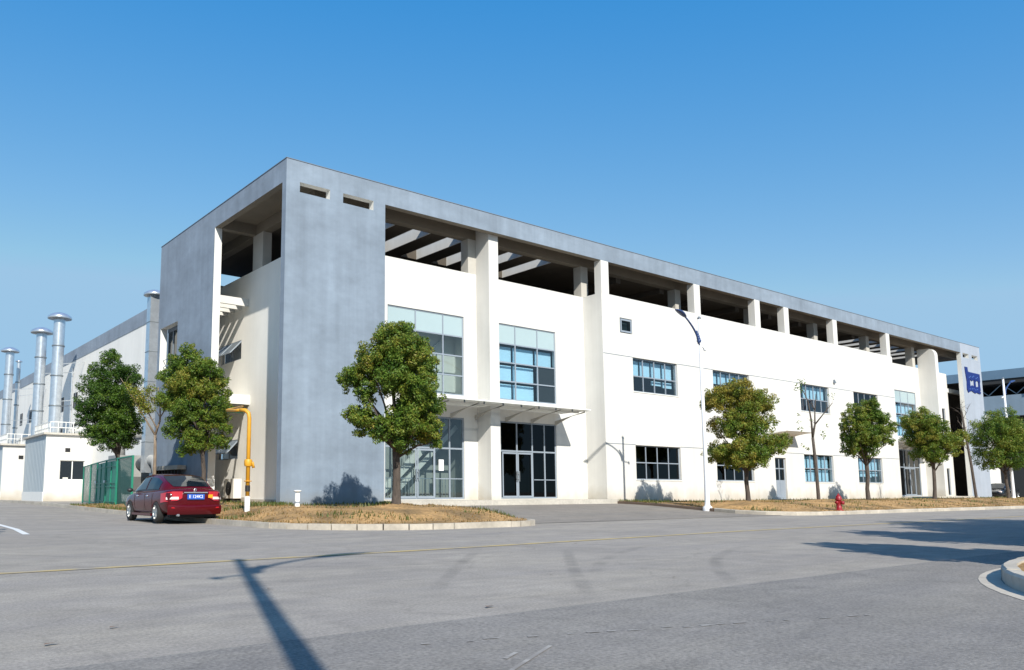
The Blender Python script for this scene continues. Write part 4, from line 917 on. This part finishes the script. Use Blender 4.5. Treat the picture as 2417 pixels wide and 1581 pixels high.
        b=MB(); b.box(2.22,2.30,-.4,.4,.52,.60); b.build("grille",'black',s)
    return s
sedan("parked_car",(-4.80,-1.75,.03),R(88.8),'maroon','dark red four-door car parked at the left kerb, rear towards the viewer')
sedan("parked_car",(75.2,.8,.29),R(180),'carblack','black car parked at the far right edge under the end tree',False)

# ------------------------------------------------------------------ trees
def make_leaves(name, clumps, n, size, palette, parent, seed):
    """clumps: (centre, radius, hue index). small leaves on the shell and inside of each clump"""
    rg=np.random.default_rng(seed); cc=np.array([c[0] for c in clumps]); cr=np.array([c[1] for c in clumps]); ch=np.array([c[2] for c in clumps])
    pr=cr**2; pr/=pr.sum(); I=rg.choice(len(clumps),n,p=pr)
    d=rg.normal(size=(n,3)); d/=np.linalg.norm(d,axis=1,keepdims=True)
    rad=cr[I]*(0.35+0.68*rg.random(n)**.5); pos=cc[I]+d*rad[:,None]*np.array([1,1,.85])
    nr=d*0.8+rg.normal(size=(n,3))*.55+np.array([0,0,.45]); nr/=np.linalg.norm(nr,axis=1,keepdims=True)
    t=np.cross(nr,rg.normal(size=(n,3))); t/=np.linalg.norm(t,axis=1,keepdims=True); bt=np.cross(nr,t)
    L_=size*(.7+.6*rg.random(n))[:,None]; W_=L_*.42
    V=np.stack([pos-t*L_*.5,pos+bt*W_*.5-nr*W_*.12,pos+t*L_*.5-nr*L_*.1,pos-bt*W_*.5-nr*W_*.12],1).reshape(-1,3)
    me=bpy.data.meshes.new(name); me.vertices.add(4*n); me.vertices.foreach_set("co",V.astype(np.float32).ravel())
    me.loops.add(4*n); me.loops.foreach_set("vertex_index",np.arange(4*n,dtype=np.int32)); me.polygons.add(n)
    me.polygons.foreach_set("loop_start",np.arange(0,4*n,4,dtype=np.int32)); me.polygons.foreach_set("loop_total",np.full(n,4,dtype=np.int32))
    pal=np.array(palette); k=np.clip(ch[I]+rg.normal(size=n)*.6,0,len(pal)-1.001); k0=k.astype(int); f=(k-k0)[:,None]
    c=(pal[k0]*(1-f)+pal[np.minimum(k0+1,len(pal)-1)]*f)*(0.75+.5*rg.random(n))[:,None]
    at=me.color_attributes.new("leaf_col",'FLOAT_COLOR','POINT'); at.data.foreach_set("color",np.repeat(np.c_[c,np.ones(n)],4,axis=0).astype(np.float32).ravel())
    me.materials.append(M['leaf']); me.update(calc_edges=True); me.validate()
    o=bpy.data.objects.new(name,me); COL.objects.link(o); o.parent=parent; return o
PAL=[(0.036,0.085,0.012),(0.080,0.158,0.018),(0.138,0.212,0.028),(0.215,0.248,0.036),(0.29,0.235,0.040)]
RIGHT=Vector((math.cos(.6342),-math.sin(.6342),0)); FWD=Vector((math.sin(.6342),math.cos(.6342),0))
def tree(loc, lobes, mpp, label, hue=1.8, n=15000, leaf=.13, name="camphor_tree", seed=1, trunk_r=.095, depth=.5, fork=.62, group='round clipped street trees', yellow_top=.5):
    """lobes: (u,h,r) measured sideways and upwards from the trunk foot; mpp scales them to metres"""
    rg=random.Random(seed); s=empty(name,loc,label=label,cat='tree',group=group)
    if mpp<.1: mpp=Vector((loc[0]+13.825,loc[1]+27.056,0)).dot(FWD)/1881.0
    Lb=[(u*mpp,h*mpp,r*mpp*1.0) for u,h,r in lobes]; um=sum(l[0] for l in Lb)/len(Lb); hm=sum(l[1] for l in Lb)/len(Lb)
    W_=max(abs(l[0]-um)+l[2] for l in Lb); hmax=max(l[1]+l[2] for l in Lb); hmin=min(l[1]-l[2] for l in Lb)
    big=[]
    for i,(u,h,r) in enumerate(Lb):
        e=math.sqrt(max(0.05,1-((u-um)/(W_*1.02))**2-((h-hm)/((hmax-hmin)*.56))**2)); dv=e*W_*depth
        vs=[rg.uniform(-.25,.25)*W_*depth]
        if dv>r*.55: vs+= [-dv*rg.uniform(.8,1.05),dv*rg.uniform(.8,1.05)]
        for v in vs: big.append((RIGHT*u+FWD*v+Vector((0,0,h)),r*rg.uniform(.9,1.05)))
    clumps=[]
    for c,r in big:
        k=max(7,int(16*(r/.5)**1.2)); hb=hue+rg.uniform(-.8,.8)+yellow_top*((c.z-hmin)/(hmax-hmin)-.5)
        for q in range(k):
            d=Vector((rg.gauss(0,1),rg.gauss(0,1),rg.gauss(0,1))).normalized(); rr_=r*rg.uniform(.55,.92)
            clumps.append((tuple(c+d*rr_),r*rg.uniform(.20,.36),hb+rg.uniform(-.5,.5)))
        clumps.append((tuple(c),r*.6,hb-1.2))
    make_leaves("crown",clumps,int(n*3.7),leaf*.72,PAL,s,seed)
    b=MB(); top=Vector(RIGHT*um*.5+Vector((0,0,hmin+(hm-hmin)*.55))); wob=[Vector((rg.uniform(-.04,.04),rg.uniform(-.04,.04),0)) for _ in range(5)]
    tp=[Vector((0,0,-.12)),Vector((0,0,.05))]+[Vector((0,0,0)).lerp(top,t)+wob[i] for i,t in enumerate((.2,.42,.65,.85))]+[top]
    b.tube(tp,[trunk_r*1.6,trunk_r*1.25,trunk_r*1.03,trunk_r,trunk_r*.93,trunk_r*.8,trunk_r*.6],n=10)
    for c,r in big[::2]:
        st=tp[3].lerp(top,rg.uniform(.2,1)); md=st.lerp(c,.5)+Vector((rg.uniform(-.1,.1),rg.uniform(-.1,.1),.12)); b.tube([st,md,c],[trunk_r*.42,trunk_r*.28,trunk_r*.1],n=6)
    b.build("trunk",'bark',s); return s
def rel(bx,by,L): return [(x-bx,by-y,r) for x,y,r in L]
T1=rel(935,1188,[(925,800,50),(872,850,46),(968,812,46),(1000,862,46),(832,892,36),(920,880,60),(985,920,50),(862,925,30),(850,988,40),(896,1012,34),(960,985,56),(1020,958,34),(1012,1010,40),(945,1038,34),(1030,1042,18)])
tree((.5,-6.8,.56),T1,.01305,'large round green tree on the corner verge overlapping the grey tower edge',hue=2.15,n=26000,leaf=.12,seed=11,trunk_r=.12)
T2=rel(1766,1190,[(1745,928,36),(1700,945,34),(1795,950,36),(1750,980,38),(1718,1010,30),(1775,1020,38),(1808,998,22),(1700,1065,26),(1735,1072,34),(1785,1070,36),(1828,1050,30),(1852,1042,16),(1760,1095,20)])
tree((20.0,-6.8,.42),T2,.0176,'olive yellow-tinged tree in front of the small service door, right of the lamp',hue=3.2,n=20000,leaf=.13,seed=12,yellow_top=1.4)
T3=rel(2051,1180,[(2055,966,28),(2036,985,26),(2074,985,28),(2050,1020,32),(2014,1002,14),(2022,1036,22),(2078,1030,20),(2104,1012,20),(2050,1060,24),(2100,1042,16),(2018,1062,16)])
tree((31.6,-6.8,.50),T3,.0203,'slim green tree just right of the red hydrant, by the fourth window pair',hue=2.1,n=13000,leaf=.13,seed=13)
T4=rel(2203,1178,[(2185,990,27),(2160,997,20),(2207,1010,28),(2175,1030,26),(2215,1040,28),(2248,1038,24),(2267,1032,16),(2190,1066,26),(2235,1066,20),(2213,1086,16)])
tree((40.1,-6.8,.51),T4,.0219,'lopsided green tree in front of the right-hand entrance glazing',hue=2.5,n=13000,leaf=.14,seed=14)
T5=rel(2382,1178,[(2375,990,26),(2350,1012,28),(2400,1012,30),(2330,1036,20),(2375,1045,36),(2420,1040,34),(2345,1080,24),(2385,1085,28),(2420,1085,28),(2340,1103,12)])
tree((52.3,-6.8,.46),T5,.0243,'broad dark green tree at the right photo edge beside the far tower',hue=1.8,n=15000,leaf=.15,seed=15)
TL1=rel(280,1193,[(245,850,26),(228,885,32),(275,890,34),(205,915,28),(308,900,18),(240,940,42),(290,950,38),(195,962,24),(215,985,32),(260,1000,42),(186,1005,15),(300,1000,32),(240,1040,30),(285,1040,30),(210,1025,24)])
tree((-2.75,10.6,.38),TL1,.0175,'dark green tree behind the green fence gate, leftmost of all trees',hue=.7,n=17000,leaf=.13,seed=16,yellow_top=0)
TL2=rel(485,1190,[(440,830,24),(415,860,30),(465,868,32),(500,880,28),(395,890,28),(440,910,44),(500,920,34),(520,952,24),(400,942,34),(450,970,46),(510,990,30),(420,1010,32),(470,1035,34),(515,1040,24),(440,1060,22),(530,1010,16)])
tree((-.7,5.6,.42),TL2,.0167,'tall bright green tree behind the red car, against the side panel',hue=2.1,n=20000,leaf=.13,seed=17)
# trees across the road whose shadows lie on the asphalt (outside the frame on the right and left)
for k,(x,y,h,sd_) in enumerate(((-1.14,-26.0,4.8,21),(3.75,-25.3,5.1,22),(7.2,-25.6,5.2,26),(10.2,-25.5,6.6,23),(14.2,-25.3,6.4,25))):
    q=h/5.0; wk=(.70,.82,1,1,1)[k]; tree((x,y,.15),[(u*wk,h_,r_*(.3+.7*wk)) for u,h_,r_ in ((0,4.5,.45),(-.7,3.7,.7),(.7,3.6,.7),(0,3.0,1.1),(-1.3,2.7,.75),(1.3,2.7,.75),(-.8,1.8,.8),(.8,1.8,.8),(0,1.5,.7),(-1.2,1.2,.5),(1.2,1.2,.5))],(q*1.05,q*1.12)[k>0],['smallest green tree on the corner island outside the photo','second green tree along the corner island outside the photo','middle green tree of the row on the corner island outside the photo','tall fourth green tree along the corner island outside the photo','last green tree along the corner island outside the photo'][k],n=11000,leaf=.22,seed=sd_)
tree((-13.5,-10.0,.02),[(0,4.55,.42),(-.5,3.9,.55),(.5,3.85,.55),(0,3.4,.8),(-.8,3.0,.6),(.8,3.0,.6),(-.3,2.3,.7),(.5,2.3,.6)],1.05,'green tree left of the photo beside the white kerb line',n=6000,leaf=.2,seed=24)
# bare trees
def bare(loc,limbs,mpp,label,leaves=(),m='bark',nl=60,seed=5,r0=.085,palette=None,hue=2.5,leaf=.12):
    mpp=Vector((loc[0]+13.825,loc[1]+27.056,0)).dot(FWD)/1881.0
    rg=random.Random(seed); s=empty("bare_tree",loc,label=label,cat='tree',group='thin nearly leafless trees'); b=MB()
    for pts,ra,rb in limbs:
        P=[RIGHT*u*mpp+FWD*v*mpp+Vector((0,0,h*mpp)) for u,v,h in pts]; n_=len(P); b.tube(P,[.8*(ra+(rb-ra)*i/(n_-1)) for i in range(n_)],n=8)
        if rb<.03:
            for k in range(5):
                i=rg.randrange(1,n_); p=P[i-1].lerp(P[i],rg.random()); q=p+Vector((rg.uniform(-.4,.4),rg.uniform(-.4,.4),rg.uniform(.05,.45))); b.tube([p,p.lerp(q,.5)+Vector((0,0,.03)),q],[.012,.008,.003],n=4)
    b.build("trunk",m,s)
    if leaves: make_leaves("crown",[((tuple(RIGHT*u*mpp+FWD*v*mpp+Vector((0,0,h*mpp)))),r*mpp,hue+rg.uniform(-.5,.5)) for u,v,h,r in leaves],nl,leaf,palette or PAL,s,seed)
    return s
bare((26.3,-6.8,.47),[([(0,0,-6),(0,0,6),(-1,0,60),(-2,2,110),(-4,2,150)],.12,.085),([(-4,2,150),(-8,-4,190),(-14,-6,235),(-26,-8,262)],.07,.02),([(-4,2,150),(5,6,180),(8,8,215),(14,10,255)],.07,.02),([(6,6,182),(24,2,205),(45,-4,232)],.05,.02),([(8,8,215),(-2,12,250)],.03,.008)],.0192,'thin bare tree with a three-way fork, left of the red hydrant',
     [(-36,0,185,7),(-30,4,170,9),(-34,3,205,5),(20,2,160,9),(24,3,150,7),(32,-3,178,5),(42,-5,250,9),(46,-5,240,6),(-14,5,125,6),(-30,0,132,5),(-24,-6,262,8),(-8,-4,190,5),(-30,6,270,12),(-20,6,285,10)],nl=150,seed=6,hue=1.2,leaf=.13)
bare((46.6,-6.8,.44),[([(0,0,-6),(-1,0,6),(-6,0,80),(-12,2,150),(-17,2,208)],.13,.075),([(-13,2,160),(-24,0,178),(-30,0,186)],.04,.02),([(-16,2,195),(-22,3,205),(-32,4,214)],.02,.006),([(-15,2,190),(-6,-2,208),(0,-2,226)],.02,.006),([(-17,2,206),(-16,1,222),(-15,1,236)],.03,.006),([(-10,2,125),(-2,4,160),(-2,4,190)],.02,.006),([(-4,0,110),(-16,0,122),(-24,2,140)],.025,.01)],.0232,'bare leafless trunk with a cut top before the far grey tower',seed=8)
bare((-2.0,8.0,.36),[([(0,0,-6),(-2,0,8),(-3,0,70),(-4,2,120),(-6,3,165)],.11,.08),([(-6,3,165),(-28,0,200),(-58,-5,250),(-90,-8,300)],.06,.015),([(-6,3,165),(4,4,200),(2,6,240),(-4,6,280)],.07,.02),([(-2,3,180),(-24,8,215),(-38,10,245)],.05,.02),([(3,4,205),(18,2,230),(24,0,260)],.04,.012)],.0170,'yellowing half-bare tree between the two leafy trees at left',
     [(-40,0,258,26),(-22,4,232,18),(-62,-4,272,14),(-30,-8,225,16),(-75,-6,285,10),(-8,5,250,14),(-48,5,240,14),(-15,-6,275,14)],m='barkl',nl=1700,seed=9,hue=3.2,leaf=.11)
